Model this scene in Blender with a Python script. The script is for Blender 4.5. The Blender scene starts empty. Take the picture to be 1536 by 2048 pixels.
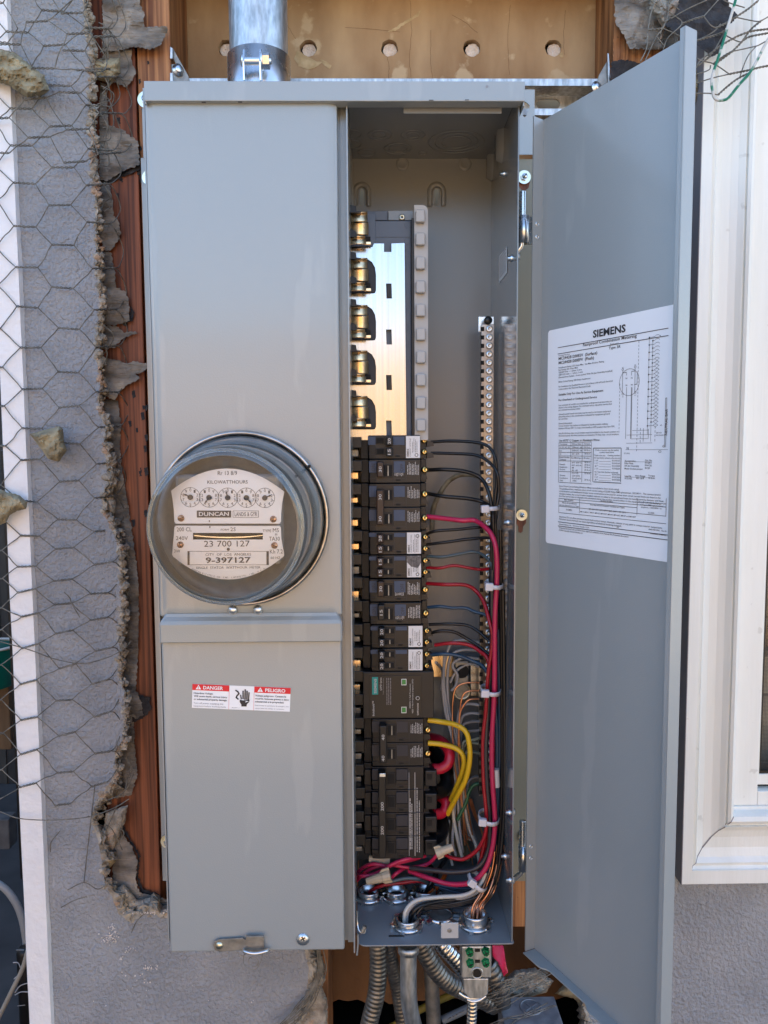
import bpy, math, random
from math import sin, cos, pi, radians, sqrt, atan2
from mathutils import Vector, Matrix, noise
from mathutils.geometry import delaunay_2d_cdt

random.seed(7)
S = bpy.context.scene
COL = S.collection

# ------------------------------------------------------------------ camera
F = 1540.0
Dv = Vector((-23, -126, F)).normalized()
Vd = Vector((107, 18870, F)); Vd = (Vd - Vd.dot(Dv) * Dv).normalized()
Xr = Vd.cross(Dv).normalized()
CAM = Vector((0, -0.745, 1.5))
cd = bpy.data.cameras.new('camera'); cam = bpy.data.objects.new('camera', cd); COL.objects.link(cam)
def c2w(c): return Vector((c.dot(Xr), c.dot(Dv), -c.dot(Vd)))
ax, ay, az = c2w(Vector((1, 0, 0))), c2w(Vector((0, -1, 0))), c2w(Vector((0, 0, -1)))
M = Matrix((ax, ay, az)).transposed().to_4x4(); M.translation = CAM
cam.matrix_world = M
cd.sensor_fit = 'HORIZONTAL'; cd.sensor_width = 36.0; cd.lens = 36.0 * F / 1536
cd.clip_start = 0.01; cd.clip_end = 500
S.camera = cam

# ------------------------------------------------------------------ light
SUN_EL, SUN_AZ = radians(42), radians(32)      # azimuth from +Y (behind the house) towards +X
w = bpy.data.worlds.new('World'); S.world = w; w.use_nodes = True
nt = w.node_tree; nt.nodes.clear()
sky = nt.nodes.new('ShaderNodeTexSky'); sky.sky_type = 'NISHITA'; sky.sun_disc = False
sky.sun_elevation = SUN_EL; sky.sun_rotation = SUN_AZ
sky.air_density = 1.0; sky.dust_density = 1.2; sky.ozone_density = 1.0
bg = nt.nodes.new('ShaderNodeBackground'); bg.inputs[1].default_value = 0.14
wo = nt.nodes.new('ShaderNodeOutputWorld')
nt.links.new(sky.outputs[0], bg.inputs[0]); nt.links.new(bg.outputs[0], wo.inputs[0])
sl = bpy.data.lights.new('sun', 'SUN'); sl.energy = 3.6; sl.angle = radians(0.5); sl.color = (1, .95, .87)
so = bpy.data.objects.new('sun', sl); COL.objects.link(so)
sd = Vector((sin(SUN_AZ) * cos(SUN_EL), cos(SUN_AZ) * cos(SUN_EL), sin(SUN_EL)))
so.rotation_euler = sd.to_track_quat('Z', 'Y').to_euler(); so.location = (0, 3, 6)
S.view_settings.view_transform = 'Standard'; S.view_settings.look = 'None'
S.view_settings.gamma = 1; S.view_settings.use_curve_mapping = False
S.view_settings.exposure = 2.07
S.cycles.max_bounces = 8; S.cycles.transparent_max_bounces = 12; S.cycles.glossy_bounces = 4
S.cycles.caustics_reflective = False; S.cycles.caustics_refractive = False

# ------------------------------------------------------------------ pixel rays to points in the place
def ray(px, py): return c2w(Vector((px - 768, py - 1024, F)))
def P(px, py, Y):
    r = ray(px, py); return CAM + r * ((Y - CAM.y) / r.y)
def Pz(px, py, Z):
    r = ray(px, py); return CAM + r * ((Z - CAM.z) / r.z)
def Px(px, py, X):
    r = ray(px, py); return CAM + r * ((X - CAM.x) / r.x)
def XX(px, py, Y): return P(px, py, Y).x
def ZZ(px, py, Y): return P(px, py, Y).z

# ------------------------------------------------------------------ mesh builder
class MB:
    def __init__(s): s.v = []; s.f = []; s.sm = []; s.mi = []; s.m = 0
    def add(s, vs, fs, smooth=False):
        o = len(s.v); s.v += [Vector(v) for v in vs]
        for f in fs: s.f.append([i + o for i in f]); s.sm.append(smooth); s.mi.append(s.m)
        return s
    def box(s, x0, x1, y0, y1, z0, z1):
        if x0 > x1: x0, x1 = x1, x0
        if y0 > y1: y0, y1 = y1, y0
        if z0 > z1: z0, z1 = z1, z0
        v = [(x, y, z) for z in (z0, z1) for y in (y0, y1) for x in (x0, x1)]
        return s.add(v, [(0, 2, 3, 1), (4, 5, 7, 6), (0, 1, 5, 4), (2, 6, 7, 3), (0, 4, 6, 2), (1, 3, 7, 5)])
    def pbox(s, x0, y0, x1, y1, Ya, Yb):
        xm, ym = (x0 + x1) / 2, (y0 + y1) / 2
        return s.box(XX(x0, ym, Ya), XX(x1, ym, Ya), Ya, Yb, ZZ(xm, y1, Ya), ZZ(xm, y0, Ya))
    def obox(s, c, u, v, w, a, b, d):      # oriented box, half sizes a b d
        vs = [c + u * (a * i) + v * (b * j) + w * (d * k) for k in (-1, 1) for j in (-1, 1) for i in (-1, 1)]
        return s.add(vs, [(0, 2, 3, 1), (4, 5, 7, 6), (0, 1, 5, 4), (2, 6, 7, 3), (0, 4, 6, 2), (1, 3, 7, 5)])
    def prism(s, pts, vec):                # planar polygon extruded
        n = len(pts); vec = Vector(vec); a = [Vector(p) for p in pts]; b = [p + vec for p in a]
        return s.add(a + b, [list(range(n)), list(range(2 * n - 1, n - 1, -1))] + [(i, i + n, (i + 1) % n + n, (i + 1) % n) for i in range(n)])
    def pprism(s, pts, Ya, Yb): return s.prism([P(x, y, Ya) for x, y in pts], (0, Yb - Ya, 0))
    def tube(s, path, r, n=8, cap=True, rf=None):
        m = len(path); path = [Vector(p) for p in path]
        t0 = (path[1] - path[0]).normalized()
        up = Vector((0, 1, 0)) if abs(t0.y) < .8 else Vector((1, 0, 0))
        u = t0.cross(up).normalized(); vs = []
        for i, p in enumerate(path):
            t = (path[min(i + 1, m - 1)] - path[max(i - 1, 0)])
            t = t.normalized() if t.length > 1e-9 else t0
            u = (u - u.dot(t) * t); u = u.normalized() if u.length > 1e-6 else t.orthogonal().normalized()
            b = t.cross(u); rr = rf(i, m) * r if rf else r
            for k in range(n):
                a = 2 * pi * k / n; vs.append(p + (u * cos(a) + b * sin(a)) * rr)
        fs = [(i * n + k, i * n + (k + 1) % n, (i + 1) * n + (k + 1) % n, (i + 1) * n + k) for i in range(m - 1) for k in range(n)]
        s.add(vs, fs, True)
        if cap: s.add(vs[:n], [list(range(n))[::-1]]); s.add(vs[-n:], [list(range(n))])
        return s
    def lathe(s, prof, c, axis, n=32, smooth=True, a0=0, a1=2 * pi, capA=False, capB=False):
        axis = Vector(axis).normalized(); u = axis.orthogonal().normalized(); b = axis.cross(u); c = Vector(c)
        full = abs(a1 - a0 - 2 * pi) < 1e-6; k = n if full else n + 1; vs = []
        for r, h in prof:
            for i in range(k):
                a = a0 + (a1 - a0) * i / n; vs.append(c + axis * h + (u * cos(a) + b * sin(a)) * r)
        fs = [(j * k + i, j * k + (i + 1) % k, (j + 1) * k + (i + 1) % k, (j + 1) * k + i) for j in range(len(prof) - 1) for i in range(n)]
        s.add(vs, fs, smooth)
        if capA: s.add(vs[:k], [list(range(k))[::-1]])
        if capB: s.add(vs[-k:], [list(range(k))])
        return s
    def disc(s, c, axis, r, n=24): return s.lathe([(0.00001, 0), (r, 0)], c, axis, n, False)

ORG = {}
def link(o, parent):
    COL.objects.link(o)
    if parent: o.parent = parent
def part(name, mb, mats, parent=None, bevel=0, bseg=2, label=None, keep=None, solid=0, kind=None):
    v = mb.v
    lo = Vector((min(p.x for p in v), min(p.y for p in v), min(p.z for p in v)))
    hi = Vector((max(p.x for p in v), max(p.y for p in v), max(p.z for p in v)))
    c = keep if keep is not None else (lo + hi) / 2
    me = bpy.data.meshes.new(name)
    me.from_pydata([tuple(p - c) for p in v], [], mb.f); 
    for i, p in enumerate(me.polygons): p.use_smooth = mb.sm[i]; p.material_index = mb.mi[i]
    for m_ in (mats if isinstance(mats, (list, tuple)) else [mats]): me.materials.append(m_)
    o = bpy.data.objects.new(name, me); link(o, parent)
    o.location = c - (ORG[parent.name] if parent else Vector((0, 0, 0)))
    ORG[o.name] = c
    if bevel:
        b = o.modifiers.new('bevel', 'BEVEL'); b.width = bevel; b.segments = bseg; b.limit_method = 'ANGLE'; b.angle_limit = radians(40)
    if solid:
        b = o.modifiers.new('solid', 'SOLIDIFY'); b.thickness = solid; b.offset = 1
    if label: o['label'] = label
    if kind: o['kind'] = kind
    return o
def tag(o, label, cat, group=None):
    o['label'] = label; o['category'] = cat
    if group: o['group'] = group
    return o
def thing(name, label, cat, loc, group=None):
    o = bpy.data.objects.new(name, None); COL.objects.link(o); o.location = loc; o.empty_display_size = .02
    ORG[o.name] = Vector(loc); return tag(o, label, cat, group)
def dup(o, c, parent):
    d = o.copy(); COL.objects.link(d); d.parent = parent; d.location = Vector(c) - ORG[parent.name]; ORG[d.name] = Vector(c); return d

# ------------------------------------------------------------------ materials
def mat(name, c1, c2=None, rough=.5, metal=0, sc=(20, 20, 20), det=4, lo=.35, hi=.65, bump=0, bsc=None, bdet=3, spec=.5,
        coat=0, rvar=0, bramp=None, speck=None, dist=0, smix=1, sstretch=None):
    m = bpy.data.materials.new(name); m.use_nodes = True; N = m.node_tree.nodes; L = m.node_tree.links
    p = N['Principled BSDF']; p.inputs['Roughness'].default_value = rough; p.inputs['Metallic'].default_value = metal
    p.inputs['Specular IOR Level'].default_value = spec
    p.inputs['Base Color'].default_value = (*c1, 1)
    if coat: p.inputs['Coat Weight'].default_value = coat; p.inputs['Coat Roughness'].default_value = .12
    tc = N.new('ShaderNodeTexCoord')
    def nz(scale, detail, dd=0):
        mp = N.new('ShaderNodeMapping'); mp.inputs['Scale'].default_value = scale
        L.new(tc.outputs['Object'], mp.inputs[0]); t = N.new('ShaderNodeTexNoise'); t.inputs['Scale'].default_value = 1
        t.inputs['Detail'].default_value = detail; t.inputs['Distortion'].default_value = dd; L.new(mp.outputs[0], t.inputs['Vector']); return t
    if c2 is not None:
        t = nz(sc, det, dist); r = N.new('ShaderNodeValToRGB'); r.color_ramp.elements[0].position = lo; r.color_ramp.elements[1].position = hi
        r.color_ramp.elements[0].color = (*c1, 1); r.color_ramp.elements[1].color = (*c2, 1)
        L.new(t.outputs['Fac'], r.inputs[0]); out = r.outputs[0]
        if speck:
            col, ssc, th = speck; t2 = nz(sstretch or (ssc,) * 3, 4); r2 = N.new('ShaderNodeValToRGB')
            r2.color_ramp.elements[0].position = th; r2.color_ramp.elements[1].position = th + .05
            L.new(t2.outputs['Fac'], r2.inputs[0]); mx = N.new('ShaderNodeMixRGB'); mm = N.new('ShaderNodeMath'); mm.operation = 'MULTIPLY'; mm.inputs[1].default_value = smix; L.new(r2.outputs[0], mm.inputs[0]); L.new(mm.outputs[0], mx.inputs[0])
            L.new(out, mx.inputs[1]); mx.inputs[2].default_value = (*col, 1); out = mx.outputs[0]
        L.new(out, p.inputs['Base Color'])
    if rvar:
        t = nz((sc[0] * .7, sc[1] * .7, sc[2] * .7), 5); mr = N.new('ShaderNodeMapRange'); mr.inputs[3].default_value = rough - rvar
        mr.inputs[4].default_value = rough + rvar; L.new(t.outputs['Fac'], mr.inputs[0]); L.new(mr.outputs[0], p.inputs['Roughness'])
    if bump:
        b = bsc or sc; b = b if isinstance(b, (tuple, list)) else (b, b, b)
        t = nz(b, bdet); bm = N.new('ShaderNodeBump'); bm.inputs['Strength'].default_value = 1; bm.inputs['Distance'].default_value = bump
        hout = t.outputs['Fac']
        if bramp:
            rr_ = N.new('ShaderNodeValToRGB'); rr_.color_ramp.interpolation = 'EASE'; rr_.color_ramp.elements[0].position = bramp[0]; rr_.color_ramp.elements[1].position = bramp[1]; L.new(hout, rr_.inputs[0])
            t3 = nz(tuple(q * 2.6 for q in b), 4); ad = N.new('ShaderNodeMath'); ad.operation = 'MULTIPLY_ADD'; ad.inputs[1].default_value = .9; L.new(t3.outputs['Fac'], ad.inputs[0]); L.new(rr_.outputs[0], ad.inputs[2]); hout = ad.outputs[0]
        L.new(hout, bm.inputs['Height']); L.new(bm.outputs[0], p.inputs['Normal'])
    return m
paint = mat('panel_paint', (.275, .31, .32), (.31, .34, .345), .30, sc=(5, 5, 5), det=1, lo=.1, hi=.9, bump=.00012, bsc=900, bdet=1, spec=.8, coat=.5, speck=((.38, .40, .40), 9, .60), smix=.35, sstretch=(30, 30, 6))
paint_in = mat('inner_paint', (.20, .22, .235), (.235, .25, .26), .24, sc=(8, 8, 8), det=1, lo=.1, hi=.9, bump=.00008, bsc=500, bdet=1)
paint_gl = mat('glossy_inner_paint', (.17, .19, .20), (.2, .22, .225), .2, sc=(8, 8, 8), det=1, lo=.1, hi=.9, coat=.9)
paint_warm = mat('warm_lit_paint', (.22, .21, .16), (.25, .24, .18), .4, sc=(8, 8, 8))  # warm reflected light put into the right flange colour
edge = mat('bare_edge', (.5, .5, .46), None, .4)
zinc = mat('zinc', (.62, .66, .68), (.75, .78, .8), .28, 1, sc=(60, 60, 60), rvar=.1)
zincy = mat('yellow_zinc', (.66, .62, .42), (.72, .74, .66), .3, 1, sc=(90, 90, 90), rvar=.08)
galv = mat('galvanised', (.34, .37, .385), (.60, .635, .66), .46, 1, sc=(220, 220, 60), det=6, rvar=.12, bump=.00008, bsc=400)
dullm = mat('dull_steel', (.20, .20, .19), (.34, .34, .32), .5, .8, sc=(80, 80, 80), det=6, bump=.0002, bsc=300)
flexm = mat('flex_steel', (.12, .12, .115), (.24, .235, .22), .42, .9, sc=(90, 90, 90), det=5, rvar=.1)
brightm = mat('bright_steel', (.55, .56, .56), (.7, .7, .7), .25, 1, sc=(90, 90, 90))
busm = mat('bus_plate', (.46, .46, .46), (.54, .53, .52), .20, 1, sc=(400, 400, 3), det=4, bump=.00004, bsc=(900, 900, 8), rvar=.06)
brass = mat('tinned_copper', (.80, .58, .33), (.88, .68, .42), .28, 1, sc=(300, 300, 20), rvar=.08)
gold = mat('brass_screw', (.80, .56, .20), None, .25, 1)
copper = mat('bare_copper', (.62, .27, .14), (.75, .36, .20), .3, 1, sc=(90, 90, 90))
blk = mat('breaker_plastic', (.009, .009, .010), (.014, .014, .0155), .42, spec=.42, sc=(60, 60, 60), bump=.00003, bsc=2500)
blk2 = mat('black_plastic', (.006, .006, .0065), None, .42)
voidm = mat('slot_dark', (.004, .004, .004), None, .8)  # painted shade: near black pieces that read as open holes
brown = mat('brown_handle', (.035, .018, .012), None, .45)
blue = mat('blue_plate', (.035, .065, .125), None, .5)
bluedk = mat('dark_blue_plate', (.018, .021, .032), None, .5)
slateg = mat('bus_base_plastic', (.09, .12, .17), (.10, .13, .18), .45, sc=(20, 20, 20))
tabg = mat('barrier_plastic', (.43, .44, .44), None, .42)
white = mat('sticker_white', (.86, .88, .90), (.88, .90, .92), .35, sc=(30, 30, 30))
whitep = mat('sticker_small', (.72, .74, .76), None, .45)
ink = mat('ink', (.02, .02, .025), None, .5)
inkg = mat('ink_grey', (.25, .25, .27), None, .5)
inkw = mat('ink_white', (.55, .55, .55), None, .5)
red = mat('danger_red', (.72, .015, .03), None, .4)
teal = mat('teal_print', (.0, .30, .28), None, .4)
green = mat('indicator_green', (.03, .22, .04), None, .3)
greens = mat('green_screw', (.01, .28, .10), None, .25, .6)
stucco = mat('stucco_paint', (.275, .295, .325), (.345, .362, .39), .7, sc=(14, 14, 14), det=6, bump=.0014, bsc=(225, 225, 200), bdet=4, bramp=(.38, .66), speck=((.62, .62, .62), 200, .79))
cement = mat('broken_cement', (.23, .205, .165), (.48, .44, .37), .95, sc=(90, 90, 90), det=6, bump=.002, bsc=500, bdet=5, speck=((.50, .30, .19), 38, .58), smix=.5)
stone = mat('mortar_chunk', (.20, .165, .10), (.40, .345, .22), .95, sc=(60, 60, 60), det=6, bump=.0016, bsc=600, bdet=5)
felt = mat('building_paper', (.11, .10, .088), (.34, .315, .28), .95, sc=(26, 26, 60), det=8, bump=.0026, bsc=(50, 50, 520), bdet=5, speck=((.42, .39, .34), 50, .60), smix=.6)
feltb = mat('black_felt', (.018, .019, .023), (.04, .04, .045), .9, sc=(120, 120, 120), det=6, bump=.0008, bsc=500)
wood = mat('redwood', (.085, .023, .010), (.31, .098, .042), .6, sc=(230, 60, 4), det=6, lo=.36, hi=.66, bump=.0008, bsc=(260, 100, 9), dist=.5, speck=((.035, .022, .018), 22, .72))
woodo = mat('orange_wood', (.15, .055, .02), (.44, .21, .085), .65, sc=(210, 60, 5), det=7, lo=.38, hi=.64, bump=.0008, bsc=(280, 200, 14), dist=.4, speck=((.05, .03, .02), 90, .70))
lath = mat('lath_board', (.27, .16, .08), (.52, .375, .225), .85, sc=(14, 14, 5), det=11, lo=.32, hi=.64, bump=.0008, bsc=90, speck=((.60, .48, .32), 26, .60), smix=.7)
lath_shade = mat('shaded_lath_board', (.07, .032, .011), (.16, .08, .032), .85, sc=(14, 14, 5), det=11, lo=.32, hi=.64, bump=.0008, bsc=90)  # shade of the lower cavity put into the board colour
plaster = mat('plaster_plug', (.72, .64, .58), (.8, .74, .7), .95, sc=(200, 200, 200), bump=.002, bsc=500)
casing = mat('casing_paint', (.75, .76, .71), (.81, .82, .78), .42, sc=(40, 40, 5), det=8, bump=.0004, bsc=(260, 260, 12), speck=((.42, .41, .36), 55, .68), smix=.35)
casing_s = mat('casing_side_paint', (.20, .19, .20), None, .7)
board = mat('corner_white', (.76, .77, .80), (.8, .81, .83), .5, sc=(50, 50, 50), bump=.0012, bsc=130, bdet=3)
wiren = mat('weathered_wire', (.11, .105, .09), (.24, .23, .20), .6, .5, sc=(120, 120, 120), det=4)
def ins(n, c, r=.32): return mat(n, c, None, r, bump=.00005, bsc=300)
w_blk, w_pink, w_red, w_blue = ins('ins_black', (.006, .006, .007)), ins('ins_pink', (.50, .022, .085)), ins('ins_red', (.32, .008, .018)), ins('ins_blue', (.022, .055, .10))
w_slate, w_grey, w_yel, w_wht = ins('ins_slate', (.07, .10, .11)), ins('ins_grey', (.34, .34, .35)), ins('ins_yellow', (.66, .42, .015)), ins('ins_white', (.55, .54, .49))
w_tan = mat('ins_old', (.10, .09, .06), (.32, .30, .22), .6, sc=(60, 60, 60)); w_grn = ins('ins_green', (.02, .12, .06)); w_org = ins('ins_orange', (.55, .10, .01))
w_dbrn = ins('ins_charcoal', (.035, .03, .034))
nutm = mat('wire_nut_tan', (.50, .42, .30), None, .45)
tiem = mat('nylon', (.62, .62, .66), None, .35)
stickt = mat('tape_white', (.6, .6, .6), None, .5)
dial = mat('dial_face', (.84, .79, .77), (.88, .83, .81), .45, sc=(20, 20, 20))
def glassmat(name, tint, rough=.02, ior=1.5, base=0.0, dust=0.0):
    m = bpy.data.materials.new(name); m.use_nodes = True; N = m.node_tree.nodes; L = m.node_tree.links; N.clear()
    o = N.new('ShaderNodeOutputMaterial'); f = N.new('ShaderNodeFresnel'); f.inputs[0].default_value = ior
    t = N.new('ShaderNodeBsdfTransparent'); t.inputs[0].default_value = (*tint, 1)
    g = N.new('ShaderNodeBsdfGlossy'); g.inputs['Roughness'].default_value = rough; mx = N.new('ShaderNodeMixShader')
    ad = N.new('ShaderNodeMath'); ad.operation = 'ADD'; ad.inputs[1].default_value = base; ad.use_clamp = True
    L.new(f.outputs[0], ad.inputs[0]); L.new(ad.outputs[0], mx.inputs[0]); L.new(t.outputs[0], mx.inputs[1]); L.new(g.outputs[0], mx.inputs[2]); d = N.new('ShaderNodeBsdfDiffuse'); d.inputs[0].default_value = (.62, .70, .72, 1); m2 = N.new('ShaderNodeMixShader'); m2.inputs[0].default_value = dust; L.new(mx.outputs[0], m2.inputs[1]); L.new(d.outputs[0], m2.inputs[2]); L.new(m2.outputs[0], o.inputs[0])
    return m
glass = glassmat('clear_glass', (.96, .98, .98), .015, 1.5, .0, .02)
glasse = glassmat('glass_rim', (.92, .96, .96), .04, 1.55, .05, .07)
paneg = glassmat('window_glass', (.8, .85, .85), .01, 1.5, .05)

# ------------------------------------------------------------------ text as flat geometry
_fc = bpy.data.curves.new('t', 'FONT'); _fo = bpy.data.objects.new('t', _fc); COL.objects.link(_fo)
_tc = {}
def tmesh(s, bold):
    k = (s, bold)
    if k in _tc: return _tc[k]
    _fc.body = s; _fc.size = 1; _fc.resolution_u = 2; _fc.offset = bold; _fc.fill_mode = 'FRONT'
    dg = bpy.context.evaluated_depsgraph_get(); dg.update()
    me = _fo.evaluated_get(dg).to_mesh()
    vs = [(p.co.x, p.co.y) for p in me.vertices]; fs = [tuple(p.vertices) for p in me.polygons]
    _fo.evaluated_get(dg).to_mesh_clear()
    x0 = min(v[0] for v in vs) if vs else 0; x1 = max(v[0] for v in vs) if vs else 1
    vs = [(x - x0, y) for x, y in vs]
    _tc[k] = (vs, fs, x1 - x0); return _tc[k]
CAP = .69
def text(mb, s, O, R, U, h, wd=None, bold=0.0, mid=False):
    """s from baseline point O, along unit R, cap height h metres, optional full width wd"""
    vs, fs, W = tmesh(s, bold); k = h / CAP; kx = (wd / W) if wd else k
    o = O - R * (W * kx / 2) if mid else O
    mb.add([o + R * (x * kx) + U * (y * k) for x, y in vs], fs)
def greek(mb, O, R, U, wd, h, seed=0):
    rr = random.Random(seed); x = 0
    while x < wd - h * .3:
        l = min(h * rr.uniform(.8, 4.2), wd - x); a = O + R * x; b = O + R * (x + l); t = U * (h * .62)
        mb.add([a, b, b + t, a + t], [(0, 1, 2, 3)]); x += l + h * rr.uniform(.3, .6)
XV, ZV, YV = Vector((1, 0, 0)), Vector((0, 0, 1)), Vector((0, 1, 0))

# ------------------------------------------------------------------ curves, sheets
def cat(pts, n=6):
    pts = [Vector(p) for p in pts]; q = [pts[0] * 2 - pts[1]] + pts + [pts[-1] * 2 - pts[-2]]; out = []
    for i in range(1, len(q) - 2):
        a, b, c, d = q[i - 1:i + 3]
        for k in range(n):
            t = k / n; out.append(.5 * ((2 * b) + (c - a) * t + (2 * a - 5 * b + 4 * c - d) * t * t + (3 * b - a - 3 * c + d) * t ** 3))
    return out + [pts[-1]]
def pw(pts, Y=.08):           # pixel path -> world path, optional third value is the depth
    return [P(p[0], p[1], p[2] if len(p) > 2 else Y) for p in pts]
def inpoly(x, y, poly):
    c = False; n = len(poly); j = n - 1
    for i in range(n):
        xi, yi = poly[i]; xj, yj = poly[j]
        if (yi > y) != (yj > y) and x < (xj - xi) * (y - yi) / (yj - yi) + xi: c = not c
        j = i
    return c
def ragged(pts, step, amp, seed=0, freq=.12, closed=True, lock=None):
    out = []; n = len(pts)
    for i in range(n if closed else n - 1):
        a, b = pts[i], pts[(i + 1) % n]; L = math.dist(a, b); k = max(1, int(L / step))
        nx, ny = (b[1] - a[1]) / max(L, 1e-6), -(b[0] - a[0]) / max(L, 1e-6)
        for j in range(k):
            t = j / k; x = a[0] + (b[0] - a[0]) * t; y = a[1] + (b[1] - a[1]) * t
            m = 0 if (lock and lock(x, y)) else amp
            d = m * (noise.noise((x * freq, y * freq, seed)) * 1.1 + noise.noise((x * freq * 3.1, y * freq * 3.1, seed + 9)) * .6)
            out.append((x + nx * d, y + ny * d))
    if not closed: out.append(pts[-1])
    return out
def edist(x, y, poly):
    d = 1e9; n = len(poly)
    for i in range(n):
        ax_, ay_ = poly[i]; bx, by = poly[(i + 1) % n]; dx, dy = bx - ax_, by - ay_; l = dx * dx + dy * dy
        t = 0 if l == 0 else max(0, min(1, ((x - ax_) * dx + (y - ay_) * dy) / l))
        d = min(d, (x - ax_ - t * dx) ** 2 + (y - ay_ - t * dy) ** 2)
    return sqrt(d)
def sheet(poly, step, jit=.3, holes=()):
    """triangulated pixel-space region; returns 2d points, triangles"""
    xs = [p[0] for p in poly]; ys = [p[1] for p in poly]
    pts = [Vector(p) for p in poly]; E = [(i, (i + 1) % len(poly)) for i in range(len(poly))]
    for h in holes:
        o = len(pts); pts += [Vector(p) for p in h]; E += [(o + i, o + (i + 1) % len(h)) for i in range(len(h))]
    x = min(xs) + step * .5; r = random.Random(3)
    while x < max(xs):
        y = min(ys) + step * .5
        while y < max(ys):
            a, b = x + r.uniform(-jit, jit) * step, y + r.uniform(-jit, jit) * step
            if inpoly(a, b, poly) and not any(inpoly(a, b, h) for h in holes): pts.append(Vector((a, b)))
            y += step
        x += step
    v, e, f, *_ = delaunay_2d_cdt(pts, E, [], 0, 1e-5)
    tr = []
    for t in f:
        cx = sum(v[i].x for i in t) / 3; cy = sum(v[i].y for i in t) / 3
        if inpoly(cx, cy, poly) and not any(inpoly(cx, cy, h) for h in holes): tr.append(tuple(t))
    return [(p.x, p.y) for p in v], tr
def sheetmesh(mb, poly, step, depth, holes=(), smooth=True):
    v, t = sheet(poly, step, holes=holes)
    mb.add([P(x, y, depth(x, y)) for x, y in v], [tuple(reversed(k)) for k in t], smooth)
def nz(x, y, s, seed=0): return noise.noise((x * s, y * s, seed))
def fbm(x, y, s, seed=0, o=4):
    a = 0; m = 1
    for i in range(o): a += m * nz(x, y, s * 2 ** i, seed + i * 7); m *= .5
    return a
def chunk(name, label, poly, Y, th, mat_, cat_='rubble', grp=None, parent=None, step=4, rag=1.5):
    """lump of mortar: ragged outline, bulged front, flat back"""
    po = ragged(poly, 4, rag, seed=hash(len(poly)) % 50, freq=.25)
    v, t = sheet(po, step); mb = MB(); n = len(v)
    def dd(x, y):
        d = edist(x, y, po); return Y - th * min(1, (d / 9) ** .6) * (1 + .35 * fbm(x, y, .06, 4)) + .0012 * fbm(x, y, .25, 2)
    A = [P(x, y, dd(x, y)) for x, y in v]; B = [P(x, y, 2 * Y - dd(x, y) if False else Y + th * .5 * min(1, edist(x, y, po) / 9)) for x, y in v]
    mb.add(A + B, [tuple(reversed(k)) for k in t] + [tuple(i + n for i in k) for k in t], False)
    o = part(name, mb, mat_, parent)
    if parent is None: tag(o, label, cat_, grp)
    elif label: o['label'] = label
    return o
def proj(p):
    d = Vector(p) - CAM; x = d.x * Xr.x + d.y * Dv.x - d.z * Vd.x; y = d.x * Xr.y + d.y * Dv.y - d.z * Vd.y; z = d.x * Xr.z + d.y * Dv.z - d.z * Vd.z
    return 768 + F * x / z, 1024 + F * y / z
YS, YF, YK = .135, .166, .255          # stucco face, stud face, lath face
# ================================================================== SETTING
g = MB(); g.box(-1.6, 5, -1.5, .2, .001, .03); o = part('added_dark_strip', g, mat('added_dark_paving', (.07, .065, .055), (.11, .10, .085), .8, sc=(5, 5, 5), det=6)); o['kind'] = 'structure'  # unseen dark strip added to cut light bouncing up from the ground
g = MB(); g.box(-2.2, XX(9, 1024, .125) - .002, .2005, 2.58, .001, .03); o = part('added_dark_strip', g, mat('added_gap_dark_paving', (.035, .036, .038), (.07, .07, .072), .8, sc=(5, 5, 5), det=6)); o['kind'] = 'structure'  # dark sheet added to darken the ground seen past the corner
g = MB(); g.box(-40, 40, -40, 40, -.05, 0)
o = part('ground', g, mat('concrete_ground', (.32, .27, .20), (.42, .36, .27), .85, sc=(2, 2, 2), det=8, bump=.003, bsc=60)); o['kind'] = 'structure'
fen = thing('board_fence', 'weathered tan board fence across the yard facing the wall', 'fence', (0, -4.5, 0))
fm = mat('fence_wood', (.50, .29, .12), (.60, .37, .17), .8, sc=(30, 30, 2), det=5)
ref = None
for i in range(44):
    if ref is None:
        mb = MB(); mb.box(-.07, .07, -.01, .01, 0, 2.25); ref = part('board', mb, fm, fen, keep=Vector((0, 0, 0))); ref.location = Vector((-3.3, 0, .03)); continue
    d = ref.copy(); COL.objects.link(d); d.parent = fen; d.location = (-3.3 + i * .15, 0, .03)
for z in (.4, 1.6):
    mb = MB(); mb.box(-3.4, 3.4, -4.47, -4.43, z, z + .09); part('rail', mb, fm, fen)
sf = thing('light_block_fence', 'unseen dark fence added at the left to darken the door', 'fence', (-2.3, -.6, 0)); sr = None; sfm = mat('blocker_board', (.10, .10, .10), (.17, .165, .16), .8, sc=(20, 20, 3))  # added out of view to block low sky light and darken the door
for i in range(34):
    if sr is None: mb = MB(); mb.box(-.012, .012, -.068, .068, 0, 2.0); sr = part('board', mb, sfm, sf, keep=Vector((0, 0, 0))); sr.location = (0, -2.4, .03); continue  # boards of the added unseen fence
    d = sr.copy(); COL.objects.link(d); d.parent = sf; d.location = (.004 * (i % 2), -2.4 + .14 * i, .03)
# ================================================================== HOUSE WALL
hw = thing('house_wall', 'grey stucco house wall broken open round the electrical panel', 'wall', (0, .2, 0))
XC = XX(9, 1024, .125)
ZT, ZLo = ZZ(300, -150, YS), ZZ(300, 2230, YS)
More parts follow.
